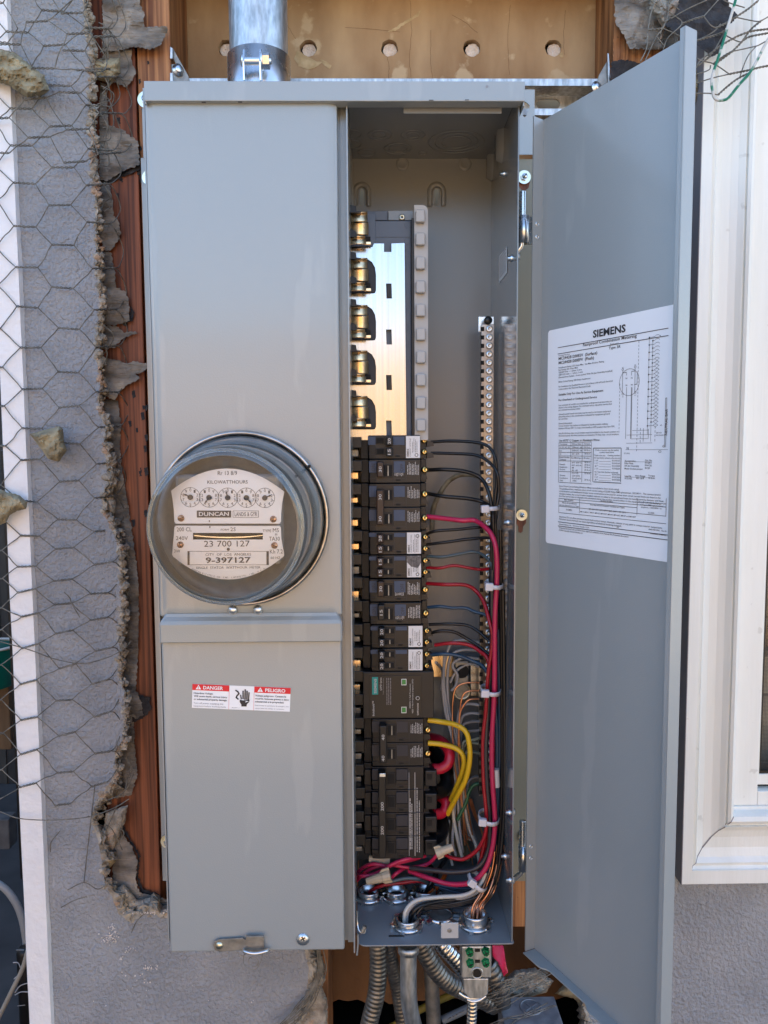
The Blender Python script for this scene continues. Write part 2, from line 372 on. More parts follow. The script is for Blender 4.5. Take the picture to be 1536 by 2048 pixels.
# big masses outside the frame
mb = MB(); mb.box(XC, 4.2, YS + .001, .262, ZT, 3.1); mb.box(XC, 4.2, YS + .001, .262, 0, ZLo); mb.box(1.05, 4.2, YS + .001, .262, ZLo, ZT)
mb.box(XC + .001, XC + .02, .262, 6, 0, 3.1); mb.box(4.18, 4.2, .262, 6, 0, 3.1); mb.box(XC + .02, 4.18, 5.98, 6, 0, 3.1)
mb.box(XC - .25, 4.4, .05, 6.2, 3.1, 3.2)
part('stucco_wall', mb, stucco, hw)
edL = [(165, -150), (165, 0), (172, 30), (170, 60), (179, 100), (181, 160), (177, 200), (179, 250), (183, 300), (182, 330), (187, 370), (191, 420), (192, 500), (194, 540), (198, 580), (200, 620), (195, 645), (196, 680), (190, 700), (195, 725), (200, 770), (196, 800), (198, 830), (211, 852), (208, 880), (212, 920), (214, 962), (204, 988), (207, 1030), (220, 1050), (232, 1080), (238, 1110), (240, 1150), (242, 1190), (241, 1230), (238, 1260), (240, 1290), (236, 1320), (236, 1350), (248, 1385), (247, 1450), (245, 1480), (231, 1503), (229, 1530), (231, 1548), (220, 1566), (200, 1590), (190, 1612), (180, 1640), (190, 1662), (197, 1682), (200, 1700), (204, 1740), (212, 1770), (225, 1798), (238, 1830), (262, 1846), (276, 1838), (292, 1826), (312, 1830), (330, 1838), (360, 1840), (420, 1838), (610, 1838)]
edR = [(610, 1905), (618, 1935), (612, 1990), (600, 2020), (585, 2060), (580, 2140), (600, 2230)]
def lockL(x, y): return y < -140 or y > 2220
rimA = ragged(edL, 5, 2.6, 5, .13, closed=False); rimB = ragged([(610, 1838)] + edR, 5, 2.6, 8, .13, closed=False)
xl = lambda y: proj((XC + .0235, YS, ZZ(60, y, YS)))[0] + 3.5 * nz(y, 3, .02, 5) + 2.0 * nz(y, 8, .09, 6)
leftE = [(xl(y), y) for y in range(2230, -151, -8)]
mb = MB()
def sdep(x, y): return YS - .0007 * max(-.6, fbm(x, y, .085, 3, 3)) - .0006 * nz(x, y, .3, 8) + .0015 * nz(x, y, .012, 2)
sheetmesh(mb, rimA + rimB[1:] + leftE, 4.6, sdep)
part('stucco_face', mb, stucco, hw, kind=None)
def lump(mb, c, s_, rj):
    vs = [Vector((0, 0, 1)), Vector((0, 0, -1))] + [Vector((cos(a), sin(a), z)) for z in (.45, -.45) for a in [k * pi * .4 + (z < 0) * .6 for k in range(5)]]
    vs = [c + v.normalized() * s_ * rj.uniform(.65, 1.25) for v in vs]; fs = []
    for k in range(5):
        a, b = 2 + k, 2 + (k + 1) % 5; c_, d = 7 + k, 7 + (k + 1) % 5; fs += [(0, a, b), (1, d, c_), (a, c_, b), (b, c_, d)]
    mb.add(vs, fs)
# crumbled rim of the broken stucco
def rim(line, wfun, seed, name='broken_edge'):
    pts = []
    for i, (x, y) in enumerate(line):
        if not pts or math.dist(pts[-1], (x, y)) > 3.2: pts.append((x, y))
    mb = MB(); K = 9; n = len(pts); vs = []; rj = random.Random(seed)
    for i, (x, y) in enumerate(pts):
        a = pts[max(0, i - 2)]; b = pts[min(n - 1, i + 2)]; L = math.dist(a, b); nx, ny = -(b[1] - a[1]) / L, (b[0] - a[0]) / L
        nx, ny = -nx, -ny
        w_ = wfun(x, y) * (1 + .7 * nz(x, y, .03, seed) + .45 * nz(x, y, .11, seed + 3))
        for k in range(K):
            t = k / (K - 1); q = w_ * (t ** .7) + ((3.2 * nz(x, y + 40 * k, .31, seed) + rj.uniform(-.9, .9)) if k else 0)
            Y = YS - .0004 + (.030 * t ** 2.3) + ((.0048 * fbm(x, y + 31 * k, .17, seed + 2, 3) + rj.uniform(-.0013, .0013)) if 0 < k else rj.uniform(0, .001))
            vs.append(P(x + nx * q, y + ny * q, Y))
    fs = [(i * K + k, i * K + k + 1, (i + 1) * K + k + 1, (i + 1) * K + k) for i in range(n - 1) for k in range(K - 1)]
    mb.add(vs, fs, False); part(name, mb, cement, hw)
    cr = MB()      # loose crumbs and grains stuck along the break
    for i in range(n * 3):
        x, y = rj.choice(pts); q = wfun(x, y) * rj.uniform(-.05, 1.15); s_ = rj.choice((.0006, .0009, .0014, .0022, .0034, .0048)) * rj.uniform(.7, 1.2)
        lump(cr, P(x + q, y + rj.uniform(-3, 3), YS + .0015 + .026 * max(0, q / 24) ** 2.2), s_, rj)
    part('crumbs', cr, cement, hw, kind='stuff')
rim([p for p in rimA if p[1] > -145 and p[0] < 420], lambda x, y: 11 + 6 * (900 < y < 1100) + 14 * (1560 < y < 1720) + 22 * (y > 1760), 3)
rim([p for p in rimB if p[1] > 1860], lambda x, y: 24, 14)
mb = MB(); rj = random.Random(77)      # paint chips and plaster flakes on the stucco under the break
for cx, cy, sx, sy, n_ in ((218, 1878, 16, 10, 60), (226, 1855, 10, 14, 26), (262, 1900, 14, 6, 14), (300, 1935, 18, 6, 30), (243, 1914, 4, 4, 6), (280, 1960, 40, 30, 14), (302, 1826, 36, 3, 40), (330, 2000, 200, 40, 14)):
    for i in range(n_): lump(mb, P(cx + rj.gauss(0, sx * .5), cy + rj.gauss(0, sy * .5), YS - .0012), rj.uniform(.0003, .0011), rj)
part('paint_chips', mb, plaster, hw, kind='stuff')
# chunks that stick out of the rim
for k, (nm, pl, th) in enumerate([('mortar_lump', [(186, 118), (241, 116), (241, 146), (224, 168), (190, 158), (180, 140)], .012), ('mortar_lump', [(196, 1700), (232, 1705), (232, 1722), (218, 1738), (200, 1728)], .01),
        ('mortar_lump', [(205, 895), (232, 905), (236, 925), (222, 960), (208, 940)], .01), ('mortar_lump', [(206, 985), (226, 985), (232, 1010), (228, 1032), (206, 1020)], .008),
        ('mortar_lump', [(211, 1625), (255, 1610), (252, 1640), (226, 1700), (205, 1680)], .006), ('mortar_lump', [(222, 1785), (248, 1768), (275, 1800), (300, 1795), (318, 1812), (262, 1842), (240, 1838)], .006),
        ('mortar_lump', [(610, 1935), (640, 1925), (652, 1960), (640, 1975), (618, 1975)], .012), ('mortar_lump', [(606, 1980), (640, 1965), (655, 2000), (655, 2100), (595, 2100), (590, 2030)], .008)]):
    chunk(nm, None, pl, .15, th, stone if k in (0, 1) else cement, parent=hw)
# studs, block, lath board
def stud(name, x0, x1, pyref, m_, Ya=YF, Yb=YK - .002, label=None, z0=ZLo, z1=None, split=False):
    z1 = ZT if z1 is None else z1; mb = MB(); X0, X1 = XX(x0, pyref, Ya), XX(x1, pyref, Ya)
    mb.box(X0, X1, Ya, Yb, z0, z1); return part(name, mb, m_, hw, bevel=.0012, label=label)
stud('stud', 195, 300, 1100, wood, label='red brown stud beside the broken stucco')
stud('stud', 304, 341 + 27, 1100, woodo, z0=ZZ(340, 168, YF) - .9, label='second stud behind the panel edge')
stud('stud', 1218, 1345, 900, woodo, label='orange stud behind the door')
stud('stud', 596, 657, 1950, woodo, z0=ZLo, z1=ZZ(650, 1860, YF))
mb = MB(); mb.pbox(1000, 1740, 1056, 1854, YF, YK - .004); part('wood_block', mb, woodo, hw, bevel=.001)
mb = MB(); mb.pbox(1056.8, 1740, 1140, 1852, YF + .003, YK - .004); part('wood_block', mb, woodo, hw, bevel=.001)
holes = [[(cx + 17 * cos(a * pi / 9) + random.uniform(-1.1, 1.1), 96 + 17 * sin(a * pi / 9) + random.uniform(-.9, .9)) for a in range(18)] for cx in (453, 617, 779, 944, 1107)]
mb = MB(); sheetmesh(mb, [(200, -190), (1350, -190), (1350, 1500), (200, 1500)], 60, lambda x, y: YK, holes=holes, smooth=False)
lb = part('lath_board', mb, lath, hw)
mb = MB(); sheetmesh(mb, ragged([(200, 1503), (1350, 1503), (1350, 1990), (1200, 1985), (1010, 2006), (900, 1998), (760, 2010), (640, 2000), (400, 1990), (200, 1990)], 9, 9, 4, .04), 60, lambda x, y: YK, smooth=False); part('lath_board', mb, lath_shade, hw, label='lower lath board with the cavity shade in its colour')
for i, h in enumerate(holes):
    mb = MB(); n = len(h); A = [P(x, y, YK) for x, y in h]; B = [p + Vector((0, .011, 0)) for p in A]
    mb.add(A + B, [(k, (k + 1) % n, (k + 1) % n + n, k + n) for k in range(n)]); part('hole_rim', mb, lath, lb)
    cx = sum(p[0] for p in h) / n; mb = MB(); po = ragged([(cx + 14 * cos(a * pi / 6) + 1, 101 + 13.5 * sin(a * pi / 6)) for a in range(12)], 3, 1.2, i, .3)
    sheetmesh(mb, po, 4, lambda x, y: YK + .007 + .0022 * fbm(x, y, .2, i)); part('plaster_plug', mb, plaster, lb)
mb = MB(); mb.box(XX(150, 900, .275), XX(1400, 900, .275), .272, .28, ZZ(800, 1990, .275), ZT); mb.box(XX(150, 900, .275), XX(1400, 900, .275), .50, .51, ZLo, ZZ(800, 1990, .275)); mb.box(XX(150, 900, .275), XX(1400, 900, .275), .262, .51, ZLo - .01, ZLo - .002); mb.box(XX(150, 900, .275), XX(1400, 900, .275), .2805, .51, ZZ(800, 1990, .275), ZZ(800, 1990, .275) + .004); part('dark_backing', mb, blk2, hw)  # black sheets standing in for the dark of the open cavity
for pts in ([(905, 30), (930, 45), (948, 60), (955, 66)], [(775, 114), (778, 140), (776, 158)], [(820, 0), (823, 60), (819, 110), (822, 155)], [(1020, 10), (1016, 80), (1019, 150)], [(862, 60), (861, 120), (866, 158)], [(575, 50), (585, 68), (592, 78)], [(690, 55), (740, 58), (800, 64)], [(1130, 20), (1127, 80), (1130, 110)]):
    mb = MB(); mb.tube([p + Vector((random.uniform(-.0006, .0006), 0, 0)) for p in cat(pw(pts, YK - .0001), 6)], .00017, 4); part('crack', mb, mat('crack_dark', (.12, .06, .025), None, .9) if 'crack_dark' not in bpy.data.materials else bpy.data.materials['crack_dark'], lb)
for k, pl in enumerate(([(594, 100), (612, 112), (632, 122), (645, 124), (634, 134), (616, 140), (598, 132), (588, 118)], [(640, 118), (652, 122), (664, 132), (660, 138), (648, 132)], [(775, 64), (830, 30), (842, 20), (836, 32), (790, 62)], [(1116, 108), (1122, 116), (1128, 113), (1124, 104)])):
    mb = MB(); po = ragged(pl, 3, 1.8, k + 3, .2); sheetmesh(mb, po, 5, lambda x, y: YK - .0006 - .0016 * min(1, edist(x, y, po) / 6) * (1 + fbm(x, y, .15, 2))); part('plaster_smear', mb, mat('smear', (.42, .31, .17), (.6, .48, .3), .9, sc=(80, 80, 80)), lb)
# torn building paper
def paper(poly, Y, curl, m_, seed, label=None, parent=hw, rag=2.6, solid=.0012):
    po = [(a + random.uniform(-.8, .8), b + random.uniform(-.8, .8)) for a, b in ragged(poly, 2.6, rag, seed, .19)]; mb = MB()
    sheetmesh(mb, po, 6, lambda x, y: Y(x, y) + curl * fbm(x, y, .028, seed, 3) if callable(Y) else Y + curl * fbm(x, y, .028, seed, 3), smooth=False)
    return part('building_paper', mb, m_, parent, solid=0, label=label)
paper([(205, -60), (288, -60), (280, 10), (288, 22), (288, 54), (330, 52), (335, 60), (320, 92), (300, 98), (270, 93), (230, 102), (205, 104)], .155, .006, felt, 1, 'large torn grey sheet of building paper at the top')
paper([(205, 104), (265, 98), (262, 120), (272, 145), (262, 165), (252, 175), (234, 166), (205, 160)], .160, .004, felt, 2)
paper([(200, 165), (212, 168), (214, 205), (215, 235), (218, 250), (248, 260), (260, 272), (277, 283), (279, 330), (250, 340), (216, 362), (198, 360)], .160, .004, felt, 3)
paper([(198, 345), (216, 352), (256, 340), (279, 330), (279, 340), (240, 356), (218, 368), (198, 372)], .1635, .0015, feltb, 4)
paper([(200, 370), (218, 366), (224, 395), (228, 430), (238, 445), (242, 470), (230, 490), (222, 502), (205, 500), (198, 450)], .158, .004, felt, 5)
paper([(200, 500), (222, 505), (230, 545), (232, 575), (254, 585), (258, 605), (260, 625), (258, 640), (240, 650), (205, 650)], .159, .004, felt, 6)
paper([(240, 645), (258, 638), (262, 612), (268, 625), (266, 640), (248, 652)], .1635, .001, feltb, 7)
paper([(200, 650), (232, 652), (248, 665), (272, 662), (274, 667), (250, 674), (238, 684), (230, 696), (202, 698)], .160, .003, felt, 8)
paper([(200, 715), (236, 720), (252, 728), (268, 722), (292, 726), (295, 738), (284, 746), (270, 748), (280, 756), (268, 764), (258, 768), (240, 782), (230, 800), (205, 790)], .156, .004, felt, 9)
paper([(200, 800), (236, 800), (242, 850), (240, 900), (246, 950), (255, 1000), (262, 1050), (268, 1090), (276, 1150), (278, 1230), (276, 1300), (272, 1380), (280, 1400), (288, 1430), (268, 1440), (270, 1500), (275, 1550), (262, 1590), (215, 1600), (225, 1300), (215, 1000)], .1605, .004, felt, 10)
paper([(225, 1640), (240, 1660), (262, 1690), (275, 1720), (272, 1760), (280, 1785), (318, 1795), (345, 1800), (345, 1835), (255, 1845), (225, 1790)], .158, .004, felt, 12)
paper([(238, 1650), (250, 1668), (262, 1688), (276, 1712), (272, 1750), (282, 1786), (318, 1794), (318, 1788), (286, 1778), (276, 1750), (280, 1710), (256, 1670), (246, 1650)], .163, .001, feltb, 13)
paper([(262, 1385), (300, 1395), (302, 1420), (290, 1435), (265, 1445)], .1625, .001, feltb, 14, rag=3)
paper([(1229, -60), (1370, -60), (1345, 20), (1360, 60), (1356, 88), (1310, 100), (1285, 98), (1258, 97), (1248, 70), (1232, 50), (1229, 30)], .15, .006, felt, 21, 'pale grey torn sheet of building paper at the right top')
paper([(1222, 124), (1245, 119), (1275, 124), (1300, 135), (1300, 200), (1222, 200)], .1605, .002, feltb, 22)
paper([(1228, 40), (1345, 40), (1345, 135), (1226, 135)], .163, .002, woodo, 23, rag=.5)
for k in range(9):   # small flakes of tar left on the studs
    pass
for k in range(40):
    cx = random.choice([random.uniform(232, 300), random.uniform(276, 300)]); cy = random.choice([random.uniform(100, 420), random.uniform(740, 1050), random.uniform(740, 1050)])
    s_ = random.uniform(2, 6); cy0 = cy; cx += (cy - 300) * .02
    mb = MB(); po = ragged([(cx - s_, cy - s_ * 1.6), (cx + s_ * .6, cy - s_ * 2), (cx + s_, cy + s_), (cx - s_ * .3, cy + s_ * 1.8)], 2, 1.6, k, .4)
    sheetmesh(mb, po, 3, lambda x, y: YF - .0006 - .0004 * nz(x, y, .3)); part('tar_flake', mb, feltb, hw)
# right hand stucco: below the window casing and behind the door
rR = ragged([(1100, 1992), (1122, 1960), (1140, 1985), (1150, 2010), (1170, 2040), (1180, 2100), (1180, 2230)], 5, 3, 31, .12, closed=False)
mb = MB(); sheetmesh(mb, [(1700, 2230), (1700, 1740), (1330, 1740), (1330, 200), (1240, 200), (1225, 900), (1200, 1500), (1190, 1900), (1178, 2012)] + [(1176, 2040), (1190, 2230)], 5.2, lambda x, y: sdep(x, y) if y > 1700 else YS)
part('stucco_face', mb, stucco, hw)
rim(ragged([(1176, 2230), (1172, 2012), (1186, 1900)], 4, 3, 9, .12, closed=False)[::1], lambda x, y: 16, 22)
chunk('mortar_lump', None, [(1128, 1968), (1145, 1960), (1190, 2000), (1205, 2010), (1204, 2060), (1170, 2030), (1150, 1998), (1110, 1988)], .15, .012, stone, parent=hw)
chunk('mortar_lump', None, [(1030, 1940), (1070, 1935), (1108, 1962), (1092, 1985), (1040, 2000), (1000, 1990), (1005, 1960)], .16, .012, cement, parent=hw)
chunk('mortar_lump', None, [(1384, 130), (1397, 140), (1403, 165), (1400, 200), (1384, 216), (1376, 180)], .12, .012, stone, parent=hw)
chunk('mortar_lump', None, [(1300, -40), (1372, -40), (1370, 8), (1352, 40), (1330, 60), (1318, 100), (1322, 50), (1298, 20)], .14, .014, cement, parent=hw, rag=3)
o = paper([(1368, -50), (1450, -50), (1458, 12), (1476, 30), (1468, 42), (1452, 55), (1448, 80), (1440, 105), (1420, 116), (1408, 100), (1378, 82), (1330, 50), (1352, 28)], .086, .004, feltb, 24, parent=None)
tag(o, 'black flap of roofing felt hanging in the wire mesh beside the window casing', 'roofing felt'); o.name = 'felt_flap'
# white corner board
cb = thing('corner_board', 'white painted corner board at the left end of the stucco wall', 'corner board', (XC, .15, 0))
mb = MB(); nn = 120; vs = []
for i in range(nn + 1):
    z = ZLo + (ZT - ZLo) * i / nn; wob = .0006 * nz(z * 100, 1, .13, 3)
    vs += [Vector((XC + wob, .26, z)), Vector((XC + wob, .1285, z)), Vector((XC + .0012 + wob, .127, z)), Vector((XC + .026, .1278 + wob, z)), Vector((XC + .028, .14, z))]
mb.add(vs, [(i * 5 + k, i * 5 + k + 1, i * 5 + k + 6, i * 5 + k + 5) for i in range(nn) for k in range(4)]); part('board', mb, board, cb)
# ================================================================== WINDOW
X0 = XX(1381, 1100, .098); Z0 = P(1361, 1770, .098).z
wi = thing('window', 'white moulded window casing with insect screen at the right edge', 'window', (X0 + .2, .1, Z0 + .5))
prof = [(0, .0), (0, .038), (.0005, .040), (.0105, .040), (.0108, .037), (.0125, .035), (.0150, .0368), (.018, .032), (.024, .029), (.032, .030), (.038, .0335), (.0415, .038), (.0425, .039), (.0428, .0365),
        (.0440, .0365), (.0445, .040), (.047, .042), (.050, .040), (.051, .036), (.0512, .027), (.0535, .027), (.0537, .022)]
prof = [(a * 1.15, b) for a, b in prof]
ks = 1.40
def sweep(pr, path_h):
    vs = []
    for wv, hv in pr:
        Y = YS + .003 - hv; wj = .0002 * nz(wv * 900, 2, 1)
        vs += [(X0 + wv, Y, 2.25), (X0 + wv + wj, Y, 1.7), (X0 + wv, Y, Z0 + wv * ks), (X0 + .45, Y, Z0 + wv * ks), (X0 + .95, Y, Z0 + wv * ks)]
    return vs
vs = sweep(prof, 0); n = len(prof)
mb = MB(); mb.add(vs, [(j * 5 + i, (j + 1) * 5 + i, (j + 1) * 5 + i + 1, j * 5 + i + 1) for j in range(1, n - 1) for i in (0, 1)]); part('casing_upright', mb, casing, wi)
mb = MB(); mb.add(vs, [(j * 5 + i, (j + 1) * 5 + i, (j + 1) * 5 + i + 1, j * 5 + i + 1) for j in range(1, n - 1) for i in (2, 3)] + [(2, 7, 8, 3), (3, 8, 9, 4)]); part('casing_sill', mb, casing, wi)
mb = MB(); mb.box(X0 - .0003, X0 + .0006, YS - .037, YS + .02, Z0, 2.25); part('casing_side', mb, casing_s, wi)
def mitre():   # open crack where the two casings meet
    mb = MB(); c = []
    for wv, hv in prof[3:20]: c.append(Vector((X0 + wv + .0004 * nz(wv * 1000, 3, 1), YS + .003 - hv - .0003, Z0 + wv * ks + .0006 * nz(wv * 800, 5, 1))))
    for i in range(len(c) - 1):
        a, b = c[i], c[i + 1]; t = Vector((.0004, 0, -.0003)) * (1.2 + nz(i, 0, .7)); mb.add([a - t, b - t, b + t, a + t], [(0, 1, 2, 3)])
    part('mitre_crack', mb, casing_s, wi)
mitre()
xa = XX(1500, 1000, .115) ; YW = .112
za = ZZ(1500, 1618, YW)
def fbox(mb, a0, a1, y0, y1, b0, b1): mb.box(X0 + a0, X0 + a1, y0, y1, Z0 + b0, Z0 + b1)
mb = MB(); fbox(mb, .0617, .0925, .1135, .16, .0865, 1.5); part('frame', mb, casing, wi, bevel=.0008)
mb = MB(); fbox(mb, 0.0927, .95, .1135, .16, .0865, .103); part('frame', mb, casing, wi, bevel=.0008)
mb = MB(); fbox(mb, 0.0927, .95, .128, .16, .1032, .108); part('track_slot', mb, blk2, wi)
mb = MB(); fbox(mb, 0.0927, .95, .120, .150, .1082, .121); part('screen_frame', mb, casing, wi, bevel=.0006)
mb = MB(); fbox(mb, .0927, .0960, .118, .150, .1212, 1.5); part('screen_frame', mb, casing, wi, bevel=.0006)
mb = MB(); fbox(mb, .0962, .0990, .121, .145, .1214, 1.5); fbox(mb, 0.0992, .95, .121, .145, .1214, .1238); part('screen_gasket', mb, blk2, wi)
mb = MB(); xs0, xs1, zs0, zs1 = X0 + 0.0992, X0 + .130, Z0 + .1238, Z0 + 1.05
for i in range(int((xs1 - xs0) / .0016)): mb.box(xs0 + i * .0016, xs0 + i * .0016 + .0003, .127, .1273, zs0, zs1)
for i in range(int((zs1 - zs0) / .0016)): mb.box(xs0, xs1, .1274, .1277, zs0 + i * .0016, zs0 + i * .0016 + .0003)
part('screen_mesh', mb, mat('screen_wire', (.06, .06, .06), None, .5), wi, kind='stuff')
mb = MB(); mb.add([(X0 + 0.0990, .15, Z0 + .1), (X0 + .9, .15, Z0 + .1), (X0 + .9, .15, 2.2), (X0 + 0.0990, .15, 2.2)], [(0, 1, 2, 3)]); part('pane', mb, paneg, wi)
mb = MB()
for k in range(16): mb.box(X0 + .09, X0 + .9, .20 + .003 * (k % 2), .21, Z0 + .09 + k * .1, Z0 + .187 + k * .1)
part('blind', mb, mat('blind_cloth', (.42, .36, .28), (.5, .44, .36), .9), wi)
mb = MB(); fbox(mb, .06, .9, .17, .176, .247, .285); part('sash_rail', mb, blk2, wi)

# ================================================================== CABINET
XL, XR, XD = XX(309, 1050, 0), XX(1032.5, 1050, 0), XX(702.5, 1050, 0)
ZTp, ZC, ZB = ZZ(668, 168, 0), ZZ(860, 186, 0), ZZ(870, 1889, 0)
BY = .163; T = .0014
pn = thing('electrical_panel', 'tall grey steel meter and breaker cabinet with its right door open', 'electrical panel', (0, .08, ZB))
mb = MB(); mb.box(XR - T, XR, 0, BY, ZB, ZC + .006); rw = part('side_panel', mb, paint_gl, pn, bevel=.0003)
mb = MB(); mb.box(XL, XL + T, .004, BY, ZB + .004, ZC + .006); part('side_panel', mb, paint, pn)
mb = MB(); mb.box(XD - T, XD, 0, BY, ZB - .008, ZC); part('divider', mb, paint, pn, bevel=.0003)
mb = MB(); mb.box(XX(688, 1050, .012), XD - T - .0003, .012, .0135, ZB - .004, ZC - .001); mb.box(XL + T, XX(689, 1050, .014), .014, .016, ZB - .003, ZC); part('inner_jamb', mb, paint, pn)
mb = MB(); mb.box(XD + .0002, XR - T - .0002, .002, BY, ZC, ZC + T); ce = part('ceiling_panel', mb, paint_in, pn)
# floor with rounded front corners
mb = MB(); r_ = .008; x0, x1 = XX(716, 1889, 0), XX(1028, 1889, 0); pts = [(XD + .001, BY), (XD + .001, .02), (x0, .006), (x0, -.002 + r_)]
for k in range(5): a = pi + k * pi / 8; pts.append((x0 + r_ + r_ * cos(a), -.002 + r_ + r_ * sin(a)))
for k in range(5): a = 1.5 * pi + k * pi / 8; pts.append((x1 - .003 + .003 * cos(a), -.002 + .003 + .003 * sin(a)))
pts += [(XR - T - .0002, BY)]
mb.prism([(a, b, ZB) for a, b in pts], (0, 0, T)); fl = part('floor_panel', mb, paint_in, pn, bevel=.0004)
# back with mounting slots
bp = [proj((XD, BY, ZC)), proj((XR - T, BY, ZC)), proj((XR - T, BY, ZB)), proj((XD, BY, ZB))]
slots = [[(cx - 4.5, 411), (cx - 4.5, 384), (cx - 3, 379), (cx, 377.5), (cx + 3, 379), (cx + 4.5, 384), (cx + 4.5, 411)] for cx in (723.5, 873.5)]
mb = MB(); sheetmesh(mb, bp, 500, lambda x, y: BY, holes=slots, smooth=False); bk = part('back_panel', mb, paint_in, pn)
for cx in (723.5, 873.5):
    mb = MB(); K = 16; vs = []
    for j, (rr, hh) in enumerate(((19, 0), (16, .004), (11, .0045), (8.5, .0005))):
        for k in range(K + 1):
            a = pi * k / K; vs.append(P(cx - rr * cos(a), 384 - rr * sin(a) * 1.1, BY - hh - .0002))
        vs.append(P(cx + rr, 411, BY - hh - .0002)); vs.insert(j * (K + 3), P(cx - rr, 411, BY - hh - .0002))
    W_ = K + 3
    mb.add(vs, [(j * W_ + k, j * W_ + k + 1, (j + 1) * W_ + k + 1, (j + 1) * W_ + k) for j in range(3) for k in range(W_ - 1)], True); part('slot_boss', mb, paint_in, bk)
for cx, cy in ((805, 328), (930, 328)):
    mb = MB(); mb.lathe([(.0075, .0002), (.006, .002), (.004, .001), (.0005, .001)], P(cx, cy, BY), (0, -1, 0), 24); part('dimple', mb, paint_in, bk)
mb = MB(); mb.pbox(700, 318, 713, 1700, .150, BY - .001); part('inner_flange', mb, paint_in, pn)
# knockouts pressed into the ceiling
def torus(mb, c, axis, R, r, n=40): mb.lathe([(R + r * cos(a), r * sin(a)) for a in [2 * pi * k / 6 for k in range(7)]], c, axis, n)
for cx, cy, rs in ((759, 270, (.0125, .007)), (826, 270, (.0125, .007)), (796, 297, (.015, .010)), (912, 284, (.030, .023, .016)), (733, 305, (.010,)), (700, 268, (.012,)), (700, 288, (.012,)), (845, 306, (.004,))):
    mb = MB(); c = Pz(cx, cy, ZC); c.z -= .0003
    for R in rs: torus(mb, c, (0, 0, 1), R, .0007)
    part('knockout', mb, paint_in, ce)
# ceiling lip, pressed ribs and studs on the side wall
mb = MB(); a = P(807, 207, .004); mb.box(XX(807, 215, .006), XX(1003, 215, .006), .006, .0072, ZZ(900, 227, .006), ZC); mb.m = 1; mb.box(XX(880, 215, .005), XX(945, 215, .005), .0045, .0055, ZZ(900, 208, .006), ZZ(900, 200, .006)); part('door_catch', mb, [paint_in, zinc], pn)
for px_, py0, py1 in ((1004, 240, 300), (984, 280, 340)):
    mb = MB(); c = Px(px_, (py0 + py1) / 2, XR - T); hz = .016
    vs = []; 
    for rr, hh in ((1, 0), (.8, .006), (.0, .006)):
        for k in range(24): a = 2 * pi * k / 24; vs.append(c + Vector((-hh, cos(a) * .012 * rr, sin(a) * hz * rr + (hz * .8 if sin(a) > 0 else -hz * .8) * min(1, rr * 2))))
    mb.add(vs, [(j * 24 + k, j * 24 + (k + 1) % 24, (j + 1) * 24 + (k + 1) % 24, (j + 1) * 24 + k) for j in (0, 1) for k in range(24)], True); part('pressed_rib', mb, paint_in, rw)
def wallscrew(px, py, parent=rw, L=.0042):
    mb = MB(); c = Px(px, py, XR - T); mb.lathe([(.0012, L), (.0022, L), (.0022, L * .4), (.0035, .001), (.0035, 0)], c, (-1, 0, 0), 10); mb.disc(c + Vector((-L, 0, 0)), (-1, 0, 0), .0022, 10); part('screw', mb, zinc, parent)
for q in ((1008, 348), (1023, 517), (1016, 1045), (1010, 1712), (1020, 1760), (1019, 1625)): wallscrew(*q)
def outscrew(px, py, nm='screw'):
    mb = MB(); c = P(px, py, .010); c.x = XR; mb.lathe([(.004, 0), (.004, .0015), (.0028, .003), (.0002, .0035)], c, (1, 0, 0), 14); part(nm, mb, zinc, rw)
for q in ((1036, 514), (1034, 1623), (1034, 1760)): outscrew(*q)
# little sticker on the side wall
mb = MB(); A = [Px(998, 513, XR - T - .0004), Px(1014, 493, XR - T - .0004), Px(1014, 545, XR - T - .0004), Px(998, 566, XR - T - .0004)]; mb.add(A, [(0, 1, 2, 3)]); st = part('small_sticker', mb, white, rw)
mb = MB()
for k in range(7):
    z = A[0].z - .002 - k * .0034; 
    for yy in (A[0].y, ): greek(mb, Vector((XR - T - .0008, A[1].y + .004, z - .002)), YV, ZV, abs(A[0].y - A[1].y) * .8, .0016, k)
part('print', mb, inkg, st)
# top cap
mb = MB(); cx0, cx1 = XX(288, 180, -.010), XX(1050, 180, -.010); z0, z1 = ZZ(668, 202, -.010), ZZ(668, 162, -.010)
mb.box(cx0, cx1, -.010, -.0086, z0, z1); mb.box(cx0, cx0 + T, -.0084, BY, z0 - .002, z1); mb.box(cx1 - T, cx1, -.0084, BY - .01, z0 - .004, z1); mb.box(cx0, cx1, -.0084, BY, z1 - T, z1 - .0001)
mb.box(cx0 + T, cx1 - T, -.0083, .004, z0, z0 + .0012)
tp = part('top_cap', mb, paint, pn, bevel=.0009, bseg=3)
mb = MB(); mb.pbox(403, 203.5, 411, 204.5, -.0102, -.0088); mb.pbox(476, 203, 484, 204, -.0102, -.0088); mb.pbox(858, 199.5, 867, 201, -.0102, -.0088); mb.pbox(930, 199, 938, 200.5, -.0102, -.0088); part('drip_notch', mb, blk2, tp)
mb = MB(); mb.lathe([(.00001, .0003), (.0012, .0003)], P(974, 173, -.0101), (0, -1, 0), 10); part('paint_chip', mb, inkg, tp)
# meter cover (upper) pressed sheet with rounded front edges
def cover(name, px0, px1, pyT, pyB, Y, ym, r=.004, back=.014, parent=pn, extra=0):
    xa, xb = XX(px0, ym, Y), XX(px1, ym, Y); zb, zt = ZZ((px0 + px1) / 2, pyB, Y), ZZ((px0 + px1) / 2, pyT, Y)
    mb = MB(); mb.box(xa, xb, Y, Y + back, zb, zt); return part(name, mb, paint, parent, bevel=r, bseg=4), xa, xb, zb, zt
mc, xa, xb, zb, zt = cover('meter_cover', 304, 679, 207, 1232, -.003, 720, .0022, .016)
